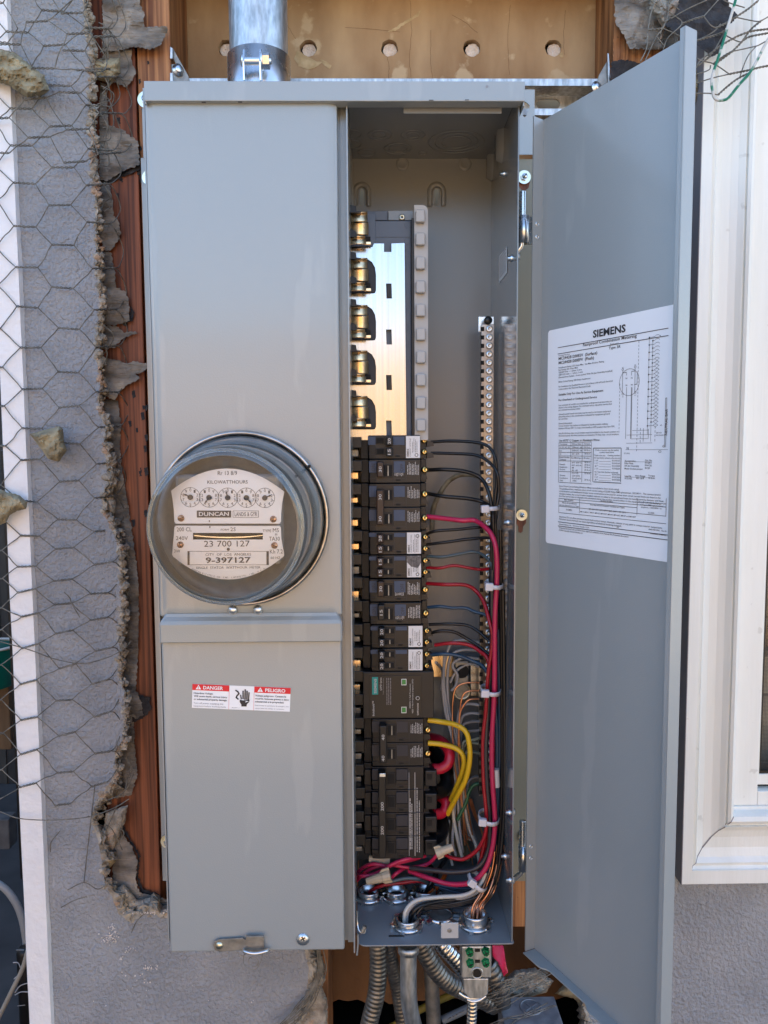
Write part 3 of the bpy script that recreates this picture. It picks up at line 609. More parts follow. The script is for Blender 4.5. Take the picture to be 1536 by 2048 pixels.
# raised field on the cover with soft edges around the meter
mb = MB(); W_, H_ = 60, 120; fx0, fx1, fz0, fz1 = xa + .0035, xb - .003, ZZ(500, 1228, -.003), zt - .0005; vs = []
for j in range(H_ + 1):
    for i in range(W_ + 1):
        x = fx0 + (fx1 - fx0) * i / W_; z = fz0 + (fz1 - fz0) * j / H_; e_ = min(i, W_ - i, (j) * 1.2) 
        h = .0012 * min(1, e_ / 1.6) if e_ < 1.6 else .0012
        vs.append((x, -.0031 - h + .0005 * noise.noise((x * 9, z * 6, 2)) , z))
mb.add(vs, [(j * (W_ + 1) + i, j * (W_ + 1) + i + 1, (j + 1) * (W_ + 1) + i + 1, (j + 1) * (W_ + 1) + i) for j in range(H_) for i in range(W_)], True); part('pressed_field', mb, paint, mc)
# hood band over the lower cover
mb = MB(); hx0, hx1 = XX(317, 1260, -.012), XX(684, 1260, -.012); zz = [ZZ(500, q, -.008) for q in (1228, 1234, 1241, 1248, 1282.5, 1284.5, 1284.5)]; yy = [-.0042, -.0052, -.0085, -.0098, -.0092, -.0084, .012]
ins_ = [.0050, .0032, .0012, 0, 0, .0002, .0002]; vs = []
for z, y, q in zip(zz, yy, ins_): vs += [(hx0 + q + .0, .012, z), (hx0 + q, y + .0014, z), (hx0 + q + .0016, y, z), (hx1 - q - .0016, y, z), (hx1 - q, y + .0014, z), (hx1 - q, .012, z)]
mb.add(vs, [(j * 6 + i, j * 6 + i + 1, (j + 1) * 6 + i + 1, (j + 1) * 6 + i) for j in range(6) for i in range(5)], True)
mb.sm = [False] * len(mb.f); part('hood_band', mb, paint, pn, bevel=.0009)
lc, lxa, lxb, lzb, lzt = cover('lower_cover', 331, 686, 1280, 1903, -.0025, 1590, .0022, .016)
for px_ in (466, 516):
    mb = MB(); mb.lathe([(.0048, 0), (.0046, .0018), (.0036, .0034), (.0018, .0044), (.00001, .0047)], P(px_, 1219, -.0043), (0, -1, 0), 20); part('rivet', mb, zinc, mc)
# latch, seal ring and screw on the lower cover
mb = MB(); mb.pprism([(427, 1889), (430, 1881), (438, 1877), (486, 1874), (490, 1878), (528, 1877), (529, 1901), (487, 1902), (482, 1898), (440, 1902), (430, 1898)], -.0045, -.0062); mb.pbox(491, 1873, 528, 1881, -.009, -.0065)
la = part('latch', mb, dullm, lc, bevel=.0004); mb = MB(); mb.lathe([(.0038, 0), (.0034, .0012), (.00001, .0014)], P(438.5, 1891, -.0063), (0, -1, 0), 18); part('rivet', mb, zincy, la)
mb = MB(); mb.tube(cat(pw([(487, 1899, -.004), (489, 1903, -.010), (510, 1907, -.012), (533, 1902, -.010), (538, 1898, -.004)])), .0016, 8); part('hasp_loop', mb, zinc, la)
mb = MB(); mb.lathe([(.0066, 0), (.0066, .0008), (.0055, .0022), (.003, .0032), (.00001, .0034)], P(606, 1878, -.0026), (0, -1, 0), 28); sc_ = part('cover_screw', mb, zinc, lc)
for a in (0.5, 2.07):
    mb = MB(); mb.obox(P(606, 1878, -.0061), Vector((cos(a), 0, sin(a))), YV, Vector((-sin(a), 0, cos(a))), .0026, .0003, .0005); part('slot', mb, voidm, sc_)
seal = MB(); torus(seal, P(507, 1923, -.004), (0.2, 1, 0), .0052, .0004, 28); seal.tube(cat(pw([(489, 1902, -.004), (487, 1925, -.004), (497, 1937, -.004), (512, 1938, -.004), (522, 1922, -.004), (526, 1905, -.004)])), .00035, 5)
tag(part('wire_seal', seal, dullm), 'thin wire seal ring hanging from the latch under the lower cover', 'seal')
# danger sticker
Wx = lambda X, Y: (370 + X / 6.678, 1350 + Y / 6.678); YL = -.0028
def wp(X, Y, d=0): return P(*Wx(X, Y), YL - d)
Rw = (wp(1415, 172) - wp(105, 118)).normalized(); Uw = Vector((-Rw.z, 0, Rw.x))
O = wp(92, 437); kx = (wp(1400, 497) - wp(92, 437)).length / 1309; ky = (wp(105, 118) - wp(92, 437)).length / 319
def sq(mb, x0, y0, x1, y1, d): a = O + YV * (-d); mb.add([a + Rw * (x0 * kx) + Uw * (y0 * ky), a + Rw * (x1 * kx) + Uw * (y0 * ky), a + Rw * (x1 * kx) + Uw * (y1 * ky), a + Rw * (x0 * kx) + Uw * (y1 * ky)], [(0, 1, 2, 3)])
mb = MB(); mb.prism([O, O + Rw * 1309 * kx, O + Rw * 1309 * kx + Uw * 319 * ky, O + Uw * 319 * ky], (0, -.0002, 0)); ds = part('danger_sticker', mb, white, lc)
for q_ in ((0, 238, 492, 319), (824, 238, 1309, 319), (490, 0, 493, 238), (822, 0, 825, 238)): mb = MB(); sq(mb, *q_, .0004); part('red_panel' if q_[1] else 'red_rule', mb, red, ds)
mw, mk, mg = MB(), MB(), MB()
def st_(mb, s, x, y, h, w_=None, b=0): text(mb, s, O + Rw * (x * kx) + Uw * (y * ky) + YV * (-.0007), Rw, Uw, h * ky, w_ * kx if w_ else None, b)
st_(mw, 'DANGER', 145, 256, 44, 265, .022); st_(mw, 'PELIGRO', 970, 256, 44, 270, .022)
for bx_ in (45, 868):
    a = O + YV * (-.0007); mw.add([a + Rw * (bx_ * kx) + Uw * (252 * ky), a + Rw * ((bx_ + 74) * kx) + Uw * (252 * ky), a + Rw * ((bx_ + 37) * kx) + Uw * (312 * ky)], [(0, 1, 2)])
    mb = MB(); text(mb, '!', O + YV * (-.0009) + Rw * ((bx_ + 31) * kx) + Uw * (260 * ky), Rw, Uw, 34 * ky, None, .03); part('symbol', mb, red, ds)
for i, s in enumerate(('Hazardous Voltage.', 'Will cause death, serious injury', 'or substantial property damage.')): st_(mk, s, 22, 190 - i * 40, 22, (258, 445, 448)[i], .012)
for i, s in enumerate(('Turn off power supplying this', 'equipment before working inside.')): st_(mg, s, 22, 58 - i * 38, 21, (398, 440)[i])
for i, s in enumerate(('Voltaje peligroso. Causara la', 'muerte, lesiones graves o dano', 'substancial a la propiedad.')): st_(mk, s, 842, 190 - i * 40, 22, (410, 450, 385)[i], .012)
for i, s in enumerate(('Desconecte el suministro de energia a este', 'equipo antes de trabajar en su interior.')): st_(mg, s, 842, 62 - i * 38, 17, (452, 395)[i])
# hand struck by a bolt, cable beside it
def hp(x, y): return O + Rw * ((x - 92 - (y - 300) * -.02) * kx) + Uw * ((437 - y + (x - 92) * .045) * ky) + YV * (-.0007)
def strip(mb, pts, w_):
    for a, b in zip(pts[:-1], pts[1:]):
        a, b = hp(*a), hp(*b); d = (b - a).normalized(); n_ = Vector((-d.z, 0, d.x)) * (w_ * kx / 2); e_ = d * (w_ * kx * .3); mb.add([a - n_ - e_, b - n_ + e_, b + n_ + e_, a + n_ - e_], [(0, 1, 2, 3)])
for a, b, w_ in (((738, 268), (752, 340), 16), ((770, 215), (772, 320), 17), ((799, 195), (797, 320), 18), ((824, 215), (822, 320), 17), ((850, 236), (844, 330), 16)): strip(mk, [a, b], w_)
mk.add([hp(*q) for q in ((728, 330), (860, 330), (852, 362), (832, 380), (820, 398), (820, 420), (750, 420), (750, 395), (728, 362))], [list(range(9))])
strip(mk, [(672, 205), (700, 222), (716, 250), (690, 275), (680, 300), (706, 322)], 18)
mb = MB(); mb.add([q + YV * (-.0003) for q in (hp(728, 326), hp(790, 318), hp(778, 338), hp(852, 350), hp(800, 366), hp(812, 348))], [(0, 1, 2, 3, 4, 5)]); part('bolt_symbol', mb, white, ds)
text(mk, '99-6045 Rev. F', hp(622, 440), Rw, Uw, 9 * ky, 105 * kx)
part('white_lettering', mw, white, ds); part('bold_lettering', mk, ink, ds); part('small_lettering', mg, inkg, ds)
# mounting flanges at the sides, and washers
def flange(x0, y0, x1, y1, Y, m_=paint, nm='mounting_flange'):
    mb = MB(); mb.pbox(x0, y0, x1, y1, Y, Y + T); return part(nm, mb, m_, pn)
flange(285, 183, 360, 316, .150); 
mb = MB(); mb.box(XX(304, 1050, .155), XL + .03, .155, .1564, ZZ(300, 1762, .155), ZZ(300, 316, .155)); part('mounting_flange', mb, paint, pn)
mb = MB(); mb.box(XL, XL + T, .02, .155, ZZ(300, 1762, .155), ZC); part('side_return', mb, paint, pn)
fo = [(1028, 318), (1072, 318), (1072, 1766), (1028, 1766)]
mb = MB(); mb.box(XR + .0003, XX(1067, 1050, .155) + .006, .155, .1564, ZZ(1050, 1762, .155), ZZ(1050, 318, .155)); rf_ = part('mounting_flange', mb, paint_warm, pn)
fh = [[(1060, 208), (1066, 214), (1062, 222), (1062, 232), (1058, 236), (1054, 232), (1054, 222), (1048, 212), (1050, 200)]]
mb = MB(); sheetmesh(mb, [(1030, 180), (1069, 180), (1068, 310), (1030, 310)], 300, lambda x, y: .150, holes=[[(1045 + a, 214 + b) for a, b in ((0, -12), (8, -8), (14, -2), (14, 4), (9, 10), (8, 18), (4, 21), (0, 18), (0, 10), (-6, 4), (-6, -4))]], smooth=False); part('hanger_bracket', mb, paint, pn, solid=.0012)
def washer(px, py, Y, R, head=True, parent=pn, nm='screw', hole=None):
    c = P(px, py, Y); mb = MB(); mb.m = 0; mb.lathe([(.001, .0016), (R, .0016), (R, 0)], c, (0, -1, 0), 32, False)
    mb.m = 1; mb.lathe([(R * .55, .0016), (R * .55, .0045), (.00001, .0045)], c, (0, -1, 0), 6, False); mb.lathe([(R * .42, .0045), (R * .36, .0058), (.00001, .0062)], c, (0, -1, 0), 20)
    o = part(nm, mb, [zincy, zinc], parent); mb = MB(); mb.obox(c + Vector((0, -.0062, 0)), Vector((.6, 0, .8)), YV, Vector((-.8, 0, .6)), R * .38, .0003, .0005); part('slot', mb, voidm, o); return o
washer(1048, 355, .153, .0075); washer(1043, 1030, .153, .0066); washer(1049, 1672, .153, .0072); washer(292, 200, .149, .009); washer(300, 356, .153, .0085); washer(336, 1682, .153, .0085)
mb = MB(); mb.pprism([(1037, 364), (1060, 364), (1057, 376), (1050, 381), (1043, 379), (1038, 372)], .1549, .1545); part('keyhole', mb, wood, rf_); mb = MB(); mb.pprism([(1034, 1038), (1052, 1038), (1052, 1046), (1046, 1053), (1045, 1063), (1041, 1066), (1037, 1063), (1037, 1053), (1033, 1047)], .1549, .1545); part('keyhole', mb, wood, rf_)
# hinge pins and barrels
for (py0, py1, py2, py3) in ((382, 432, 487, 497), (1640, 1690, 1740, 1752)):
    Yh = .03; pxm = 1045; xh = XX(pxm, (py0 + py2) / 2, Yh); mb = MB(); mb.lathe([(.00001, 0), (.0030, .0004), (.0034, .0008)] + [(.0034, h) for h in (.001, .05)], (xh, Yh, ZZ(pxm, py0, Yh)), (0, 0, -1), 14); hp_ = part('hinge_pin', mb, zinc, pn)
    mb = MB(); za_, zb_ = ZZ(pxm, py1, Yh), ZZ(pxm, py2, Yh); mb.lathe([(.0035, 0), (.0052, 0), (.0052, za_ - zb_), (.0035, za_ - zb_)], (xh + .001, Yh, zb_), (0, 0, 1), 18); mb.box(xh + .001, xh + .014, Yh + .002, Yh + .0055, zb_, za_); part('hinge_barrel', mb, zinc, pn)
    mb = MB(); mb.tube([(xh, Yh, zb_ + .004), (xh - .001, Yh, zb_ - .003), (xh - .010, Yh + .004, zb_ - .014)], .0026, 10); part('hinge_pin_tail', mb, zinc, pn)
# ================================================================== DOOR (right, swung open)
H = P(1079, 1000, .02); Fr = P(1367, 1000, -.138); H.z = Fr.z = 0
e = (Fr - H); DW = e.length; e.normalize(); nI = Vector((e.y, -e.x, 0))   # interior side
if nI.x > 0: nI = -nI
dzt, dzb = ZZ(1088, 240, .02), ZZ(1078, 1897, .02)
mb = MB(); mb.prism([H.xyz + ZV * dzb, Fr + ZV * dzb, Fr + ZV * dzt, H + ZV * dzt], -nI * T); dr = part('door', mb, paint, pn)
L1, L2 = .0118, .0122
mb = MB(); mb.prism([H + ZV * (dzb + .0005), H + ZV * dzt, H + nI * L1 + ZV * (dzt + .0015), H + nI * L1 + ZV * (dzb + .001)], -e * T); part('hinge_flange', mb, paint, dr)
fe = mat('door_lip_paint', (.36, .37, .33), (.40, .41, .36), .38, sc=(6, 6, 6))
mb = MB(); q = Fr - e * .0002; mb.prism([q + ZV * dzb, q + ZV * dzt, q + nI * L2 + ZV * (dzt + .001), q + nI * L2 + ZV * dzb], e * T); q2 = q + nI * L2; mb.prism([q2 + ZV * dzb, q2 + ZV * (dzt + .001), q2 - e * .004 + ZV * (dzt + .001), q2 - e * .004 + ZV * dzb], -nI * T); part('free_lip', mb, paint, dr, bevel=.0004)
# bottom flange with its scalloped edge
bfz = dzb; pts = [H.copy(), H + nI * .0145 - e * .001]
for s_, d_ in ((.02, .0145), (.0245, .0142), (.028, .0128), (.031, .0102), (.034, .009), (.085, .009), (.088, .0104), (.092, .0128), (.096, .0142), (DW - .002, .0145)): pts.append(H + e * s_ + nI * d_)
pts.append(Fr.copy()); mb = MB(); mb.prism([p + ZV * bfz for p in pts], (0, 0, -T)); part('bottom_flange', mb, paint, dr, bevel=.0003)
for py in (448, 474, 1693, 1716):
    c = P(1073, py, .02); s_ = (c - H); c2 = H + nI * (L1 * .52); c = Vector((c2.x, c2.y, ZZ(1073, py, c2.y))) - e * (T + .0001)
    mb = MB(); torus(mb, c + e * T, -e, .0017, .0006, 14); part('rivet', mb, zinc, dr)
mb = MB()
PW = sorted([0, 1])
# label sheet on the inside of the door
def dpt(px, py, off=.0003):
    r = ray(px, py); o_ = H + nI * off; t = (o_ - CAM).dot(nI) / r.dot(nI); return CAM + r * t
def ds_(p): return (p - H).dot(e)
def dpos(s_, z, off): return H + e * s_ + nI * off + ZV * z
s0, s1 = ds_(dpt(1094, 870)), ds_(dpt(1353.5, 870)); lz1, lz0 = dpt(1095, 662).z, dpt(1095, 1086).z; rc = .003
pts = [(s1, lz0), (s1, lz1)] + [(s0 + rc - rc * sin(a), lz1 - rc + rc * cos(a)) for a in [k * pi / 8 for k in range(5)]] + [(s0 + rc - rc * cos(a), lz0 + rc - rc * sin(a)) for a in [k * pi / 8 for k in range(5)]]
mb = MB(); mb.prism([dpos(a, b, .0001) for a, b in pts], nI * .0003); dl = part('instruction_label', mb, white, dr, label='large white printed wiring label on the inside of the door')
A_ = lambda X, Y: (1080 + X / 5.297, 580 + Y / 5.297)
B_ = lambda X, Y: (1080 + X / 5.297, 840 + Y / 5.297)
LT = MB(); OFF = .0007
def dt(s, X, Y, X1, cap, b=0, q=A_, mb=None):
    p0 = dpt(*q(X, Y), OFF); s_ = ds_(p0); z = p0.z; w_ = ds_(dpt(*q(X1, Y), OFF)) - s_; h = dpt(*q(X, Y - cap), OFF).z - z
    text(mb or LT, s, dpos(s_, z, OFF), e, ZV, h, w_, b)
def dl_h(X, Y, X1, q=A_, th=.00022):
    p0 = dpt(*q(X, Y), OFF); s_ = ds_(p0); s2 = ds_(dpt(*q(X1, Y), OFF)); z = p0.z; LT.add([dpos(s_, z - th, OFF), dpos(s2, z - th, OFF), dpos(s2, z + th, OFF), dpos(s_, z + th, OFF)], [(0, 1, 2, 3)])
def dl_v(X, Y, Y1, q=A_, q1=None, th=.00018, dash=0):
    p0 = dpt(*q(X, Y), OFF); s_ = ds_(p0); z0_, z1_ = p0.z, dpt(*(q1 or q)(X, Y1), OFF).z
    n_ = 1 if not dash else max(1, int(abs(z1_ - z0_) / dash))
    for i in range(n_):
        a = z0_ + (z1_ - z0_) * i / n_; b = a + (z1_ - z0_) / n_ * (.6 if dash else 1); LT.add([dpos(s_ - th, a, OFF), dpos(s_ + th, a, OFF), dpos(s_ + th, b, OFF), dpos(s_ - th, b, OFF)], [(0, 1, 2, 3)])
dt('SIEMENS', 560, 505, 905, 74, .03); dl_h(188, 612, 1355, th=.0003); dl_h(188, 678, 1355, th=.0003)
dt('Rainproof Combination Metering', 455, 598, 1022, 32, .008); dt('Enclosure', 745, 580, 832, 13); dt('Type 3R', 728, 630, 852, 28, .008); dt('Catalog Number', 197, 703, 318, 13)
dt('MC2442B1200ESV  (Surface)', 197, 742, 605, 29, .014); dt('MC2442B1200EFV  (Flush)', 197, 787, 570, 29, .014)
for s, y, x in (('Panelboard Rating: 225 Amps Max.  See Main Breaker Rating.', 832, 680), ('Bus Rating: 225 Amps Max.', 857, 402), ('120/240 Volts ~, 1 phase, 3 wire', 882, 442), ('208Y/120 Volts ~, 1 phase, 3 wire', 908, 452),
    ('(Derived from 3 phase - 4 wire system With 5th Jaw Assembly Installed)', 935, 765), ('Meter Socket Rating: 200 Amps Continuous', 982, 533), ('For Installation by Qualified Person in accordance with all local electrical', 1033, 768), ('codes and/or the National Electrical Code', 1060, 535),
    ('Line terminals A1 and B1 are installed for underground service entry as', 1230, 758), ('shown in the wiring diagram. For overhead entry, reposition service bus', 1255, 760), ('per enclosed instruction sheet.', 1280, 428),
    ('Unused neutral branch terminals may be used to terminate equipment', 1325, 750), ('grounding wires in the combinations indicated for equipment ground', 1350, 738), ('bar terminals.', 1375, 294), ('General Information:', 1422, 342),
    ('Circuit breaker trip position is indicated by handle position midway', 1448, 720), ('between ON and OFF. To reset, move handle to OFF position then turn ON.', 1475, 790), ('Any 90-150 Amp max. circuit breaker must be installed in the lowest position in', 1527, 826), ('the branch panel. All other positions are limited to 70 Amp max. circuit breakers.', 1552, 838)):
    dt(s, 197, y, x, 16, .004)
dt('Suitable Only For Use As Service Equipment', 197, 1120, 670, 22, .014); dt('For Overhead or Underground Service', 197, 1178, 602, 21, .014)
dt('Use 60/75° C Copper or Aluminum Wires', 200, 228, 630, 20, .014, B_)
for y in (238, 272, 305, 343, 380, 432, 545, 660): dl_h(200, y, 545, B_, .0002)
for x in (200, 327, 448, 544): dl_v(x, 238, 660, B_)
for s, x, y, x1 in (('Terminal', 206, 263, 287), ('Wire Size', 338, 262, 435), ('Torque', 462, 260, 528), ('A1, B1, A2, B2', 206, 298, 315), ('250kcmil - #6', 338, 297, 446), ('250 lb-in', 462, 296, 530), ('N', 206, 334, 226), ('250kcmil - #6', 338, 330, 446), ('250 lb-in', 462, 328, 530),
    ('G', 206, 368, 224), ('2/0 - #14', 338, 366, 412), ('50 lb-in', 470, 364, 530), ('Branch Breaker', 206, 402, 316), ('Terminals', 206, 426, 275), ('See Markings on Breaker', 332, 408, 528), ('Neutral/', 208, 476, 264), ('Equipment', 208, 504, 288), ('Ground', 208, 530, 264),
    ('#10 - #14 CU', 336, 458, 446), ('#10 - #12 AL', 336, 486, 440), ('#8', 336, 512, 358), ('#6 - #4', 336, 538, 398), ('20 lb-in', 470, 455, 530), ('20 lb-in', 470, 482, 530), ('35 lb-in', 470, 508, 530), ('35 lb-in', 470, 536, 530),
    ('Ground', 208, 592, 264), ('Conductors', 208, 620, 294), ('Only', 208, 646, 242), ('(2) or (3)', 338, 566, 404), ('#14 AWG', 344, 598, 420), ('(2) #12-#10', 338, 624, 432), ('AWG', 344, 650, 384), ('20 lb-in', 470, 572, 530), ('20 lb-in', 470, 640, 530)): dt(s, x, y, x1, 15, .006, B_)
for y in (298, 655): dl_h(565, y, 860, B_, .0003)
for x in (565, 860): dl_v(x, 298, 655, B_, th=.0003)
for s, x, y, x1 in (('If hub is required, use the catalog', 588, 326, 832), ('numbers listed below', 628, 350, 784), ('Trade size (in)', 574, 382, 690), ('Catalog number', 716, 382, 850), ('HC Type Hub (for enclosed, surface unit only)', 574, 408, 850), ('HC Type Hub (bottom enclosed)', 578, 556, 826)): dt(s, x, y, x1, 15, .006, B_)
for y, a, c in ((438, '1 1/4"', 'ECHS125'), (466, '1 1/2"', 'ECHS150'), (494, '2"', 'ECHS200'), (522, '2 1/2"', 'ECHS250'), (584, '2"', 'ECHC200'), (612, '2 1/2"', 'ECHC250'), (640, '3"', 'ECHC300')): dt(a, 578, y, 615, 15, .004, B_); dl_h(622, y, 750, B_, .0001); dt(c, 764, y, 846, 15, .006, B_)
for s, x, y, x1 in (('Accessories', 896, 440, 1012), ('Cat. No.', 1112, 434, 1188), ('Filler Plate', 896, 466, 988), ('ECQF3', 1112, 460, 1180), ('5th Jaw Assembly', 896, 492, 1050), ('EWC5J', 1112, 488, 1180), ('Meter Socket Jumper', 896, 522, 1090), ('ECJS', 1112, 516, 1164), ('Lug Kit', 898, 600, 966), ('Wire Range', 1004, 598, 1116), ('Torque', 1146, 597, 1216), ('ECLX02', 898, 626, 974), ('2/0 - #14', 1016, 624, 1100), ('50 lb-in', 1148, 622, 1214)): dt(s, x, y, x1, 16, .008, B_)
dl_h(896, 440, 1188, B_, .0001); dl_h(898, 602, 1216, B_, .0001)
for s, y, x in (('Short Circuit Current Rating (Watthour Meter not included in short circuit rating)', 706, 836), ('The panelboard has a maximum short circuit current rating of 22,000 Amps RMS symmetrical, 120/240 V~. The correct branch', 733, 1280), ('circuit breakers and main/branch breaker series combinations to be used for various short circuit current levels are listed in the', 760, 1278),
    ('tabulation below. Any circuit breaker installed, replaced, or added in this panelboard must be manufactured by Siemens and must', 787, 1310), ('be of the correct type as indicated in the tabulations below. Use of other circuit breakers in this equipment will void the warranty.', 812, 1285),
    ('Important: Do not allow petroleum based (hydrocarbon) sprays, chemicals, solvents or any paint to contact interior components.', 1030, 1300), ('Petroleum based chemicals can cause degradation of electrical insulating materials.', 1055, 866)): dt(s, 203, y, x, 16, .005, B_)
for y in (830, 912, 980): dl_h(200, y, 1338, B_, .0002)
dl_h(200, 858, 1028, B_, .0002)
for x in (200, 420, 1030, 1337): dl_v(x, 829, 980 + (x - 200) * .035, B_)
for s, x, y, x1 in (('Main Breaker', 258, 852, 356), ('Branch Breaker', 644, 862, 776), ('When the panelboard', 232, 882, 388), ('service disconnect is a Type', 206, 906, 412), ('And the branch breakers installed are Type:', 530, 904, 896), ('Then the maximum short circuit', 1040, 872, 1332), ('rating in RMS symmetrical', 1060, 902, 1304), ('amperes, 120/240V~ is:', 1070, 928, 1290),
    ('ECMB2', 278, 956, 340), ('QP, QPH, QT, QPF, QPHF, QAF, QAFH, QE, QEH,', 518, 950, 912), ('MP-T, MPH-T, MH-T, MP-GT, MP-HGT, MP-HT, MP-HAT, MP-ET and MP-HET', 428, 978, 1016), ('22,000', 1144, 988, 1210)): dt(s, x, y, x1, 15, .005, B_)
dl_h(190, 1078, 1356, B_, .0003); dl_h(190, 1122, 1356, B_, .0003)
for s, x, y, x1 in (('Siemens Industry, Inc.   Norcross, Georgia  U.S.A.', 200, 1108, 522), ('J2', 812, 1140, 834), ('40001020 0001   Rev.06', 1150, 1164, 1340), ('® National Electrical Code and NFPA 70 are registered trademarks of the National Fire Protection Association.', 200, 1148, 942), ('© 2018 Copyright Siemens Industry, Inc.', 200, 1172, 454), ('Assembled in Mexico', 1166, 1208, 1338)): dt(s, x, y, x1, 15, .005, B_)
# wiring diagram
zt_, zb_ = dpt(*A_(1240, 490), OFF).z, dpt(*A_(1240, 1435), OFF).z; sa, sb = ds_(dpt(*A_(1150, 900), OFF)), ds_(dpt(*A_(1187, 900), OFF)); sc0, sc1 = ds_(dpt(*A_(1208, 900), OFF)), ds_(dpt(*A_(1262, 900), OFF))
def qd(a, b, c, d, off=OFF): LT.add([dpos(a, b, off), dpos(c, b, off), dpos(c, d, off), dpos(a, d, off)], [(0, 1, 2, 3)])
NR = 25; th = .00014
for i in range(NR):
    z = zt_ + (zb_ - zt_) * i / (NR - 1); xs_ = sa if i % 2 == 0 else sb; qd(xs_, z - th, sc0, z + th); qd(xs_ - .0006, z - .0006, xs_ + .0006, z + .0006)
    for rep in range(1 if i < 6 else 2):
        m = 10; w_ = (sc1 - sc0); pts = [(sc0 + w_ * k / m, z + .0016 * (sin(pi * k / m) ** 2) * (1 if rep == 0 else -.6) + .0004 * sin(3 * pi * k / m)) for k in range(m + 1)]
        for (a, b), (c, d) in zip(pts[:-1], pts[1:]): LT.add([dpos(a, b - th, OFF), dpos(c, d - th, OFF), dpos(c, d + th, OFF), dpos(a, b + th, OFF)], [(0, 1, 2, 3)])
zl = dpt(*B_(1187, 228), OFF).z
qd(sa - th, zl + .006, sa + th, zt_); qd(sb - th, zl, sb + th, zt_ - .003)
dl_v(1343, 1145, 290, A_, B_); dl_v(1330, 1145, 290, A_, B_); dl_h(1330, 1145, 1345)
for y in (1275, 1380, 1485): pass
mbn = MB(); p0 = dpt(*B_(1346, 160), OFF); text(LT, 'NEUTRAL BAR', dpos(ds_(p0), p0.z, OFF), ZV, -e, .0022, .021, .01)
c_ = dpt(*A_(945, 977), OFF); R_ = .0115; cs, cz = ds_(c_), c_.z
for k in range(28):
    a, b = 2 * pi * k / 28, 2 * pi * (k + 1) / 28; LT.add([dpos(cs + R_ * cos(a), cz + R_ * sin(a), OFF), dpos(cs + R_ * cos(b), cz + R_ * sin(b), OFF), dpos(cs + (R_ - .0003) * cos(b), cz + (R_ - .0003) * sin(b), OFF), dpos(cs + (R_ - .0003) * cos(a), cz + (R_ - .0003) * sin(a), OFF)], [(0, 1, 2, 3)])
for X, Y in ((915, 945), (972, 940), (915, 1018), (972, 1012)): dt('N', X - 8, Y, X + 8, 16, .01)
for x in (917, 968, 975): dl_v(x, 1030, 200, A_, B_)
dl_v(876, 860, 1095); dl_v(1008, 830, 1075); dl_v(1030, 860, 1000); dl_h(876, 878, 918); dl_v(918, 878, 905); dl_h(970, 862, 1008); dl_v(970, 862, 905); dl_h(1000, 1000, 1030)
for x, y in ((876, 858), (1008, 830), (876, 1116), (1008, 1098)): dt('O', x - 11, y, x + 11, 28)
for x, y in ((868, 830), (1000, 800), (868, 1138), (1000, 1122)): dt('A1', x, y, x + 16, 13)
dl_v(846, 990, 150, A_, B_, dash=.003); dl_v(1048, 540, 345, A_, B_, dash=.003)
for x, y0_, y1_ in ((1148, 95, 190), (1095, 88, 230), (1064, 85, 255), (1220, 62, 245)): dl_v(x, y0_, y1_, B_, dash=.003 if x in (1064, 1220) else 0)
for y, x0_, x1_ in ((112, 978, 1150), (160, 917, 1187), (200, 968, 1150), (246, 912, 1187), (315, 905, 1355)): dl_h(x0_, y, x1_, B_, .00012)
dt('SERVICE', 1228, 142, 1288, 12, .006, B_); dt('DISCONNECT', 1228, 168, 1320, 12, .006, B_); dt('1', 1270, 492, 1276, 14); dt('42', 1270, 1440, 1292, 14); dt('ECLX02', 890, 360, 950, 14, 0, B_); dt('O', 1254, 348, 1284, 26, 0, B_); dt('N', 918, 315, 938, 30, 0, B_); dt('G', 1296, 290, 1316, 24, 0, B_)
part('print', LT, ink, dl)
# ================================================================== BUS AND BARS (parts of the panel)
def pb(name, x0, y0, x1, y1, Ya, Yb, m_, parent=pn, bevel=.0004, label=None):
    mb = MB(); mb.pbox(x0, y0, x1, y1, Ya, Yb); return part(name, mb, m_, parent, bevel=bevel, label=label)
base = pb('bus_base', 733, 441, 823, 880, .0915, .12, slateg, bevel=.001)
pb('end_block', 700, 422, 776, 440.5, .100, .13, slateg, base); eb = pb('end_bracket', 776.5, 421, 826, 440.5, .097, .13, paint_in, base)
mb = MB(); mb.lathe([(.003, 0), (.003, .002), (.0012, .002), (.001, .001)], P(804, 435, .0968), (0, -1, 0), 16); part('screw', mb, zincy, eb)
for y in (450, 482, 507, 532, 612, 655, 692, 715, 797, 830): 
    mb = MB(); torus(mb, P(811 + (4 if y < 500 else 1), y, .0914), (0, -1, 0), .0032, .0002, 20); part('moulded_ring', mb, slateg, base)
pb('seam_rib', 735, 473, 822, 474, .0908, .0914, slateg, base, 0)
out = [(809, 486), (811, 700), (813, 880), (698, 880)]
rows = [(517, 587), (611, 681), (702, 770), (793, 859)]
for a, b in reversed(rows):
    out += [(698, b), (746, b), (750, b - 1), (752, b - 6), (752, a + 32), (750, a + 18), (744, a + 7), (735, a + 1), (698, a)]
out += [(698, 497), (745, 494), (748, 487), (768, 487), (768, 504), (783, 504), (783, 487)]
hl = [[(772, c - 15), (783, c - 15), (784, c + 15), (773, c + 15)] for c in (582, 674, 765, 856)]
mb = MB(); v_, t_ = sheet(out, 40, holes=hl); A = [P(x, y, .0865) for x, y in v_]; B = [p + Vector((0, .0016, 0)) for p in A]; n = len(A)
mb.add(A + B, [tuple(reversed(k)) for k in t_] + [tuple(i + n for i in k) for k in t_]); part('bus_plate', mb, busm, pn)
for c in (582, 765):
    pb('clip', 773.5, c - 14, 783, c + 14, .086, .09, blk2, base); pb('clip', 776, c - 8, 778, c + 9, .0845, .0858, bluedk, base, 0)
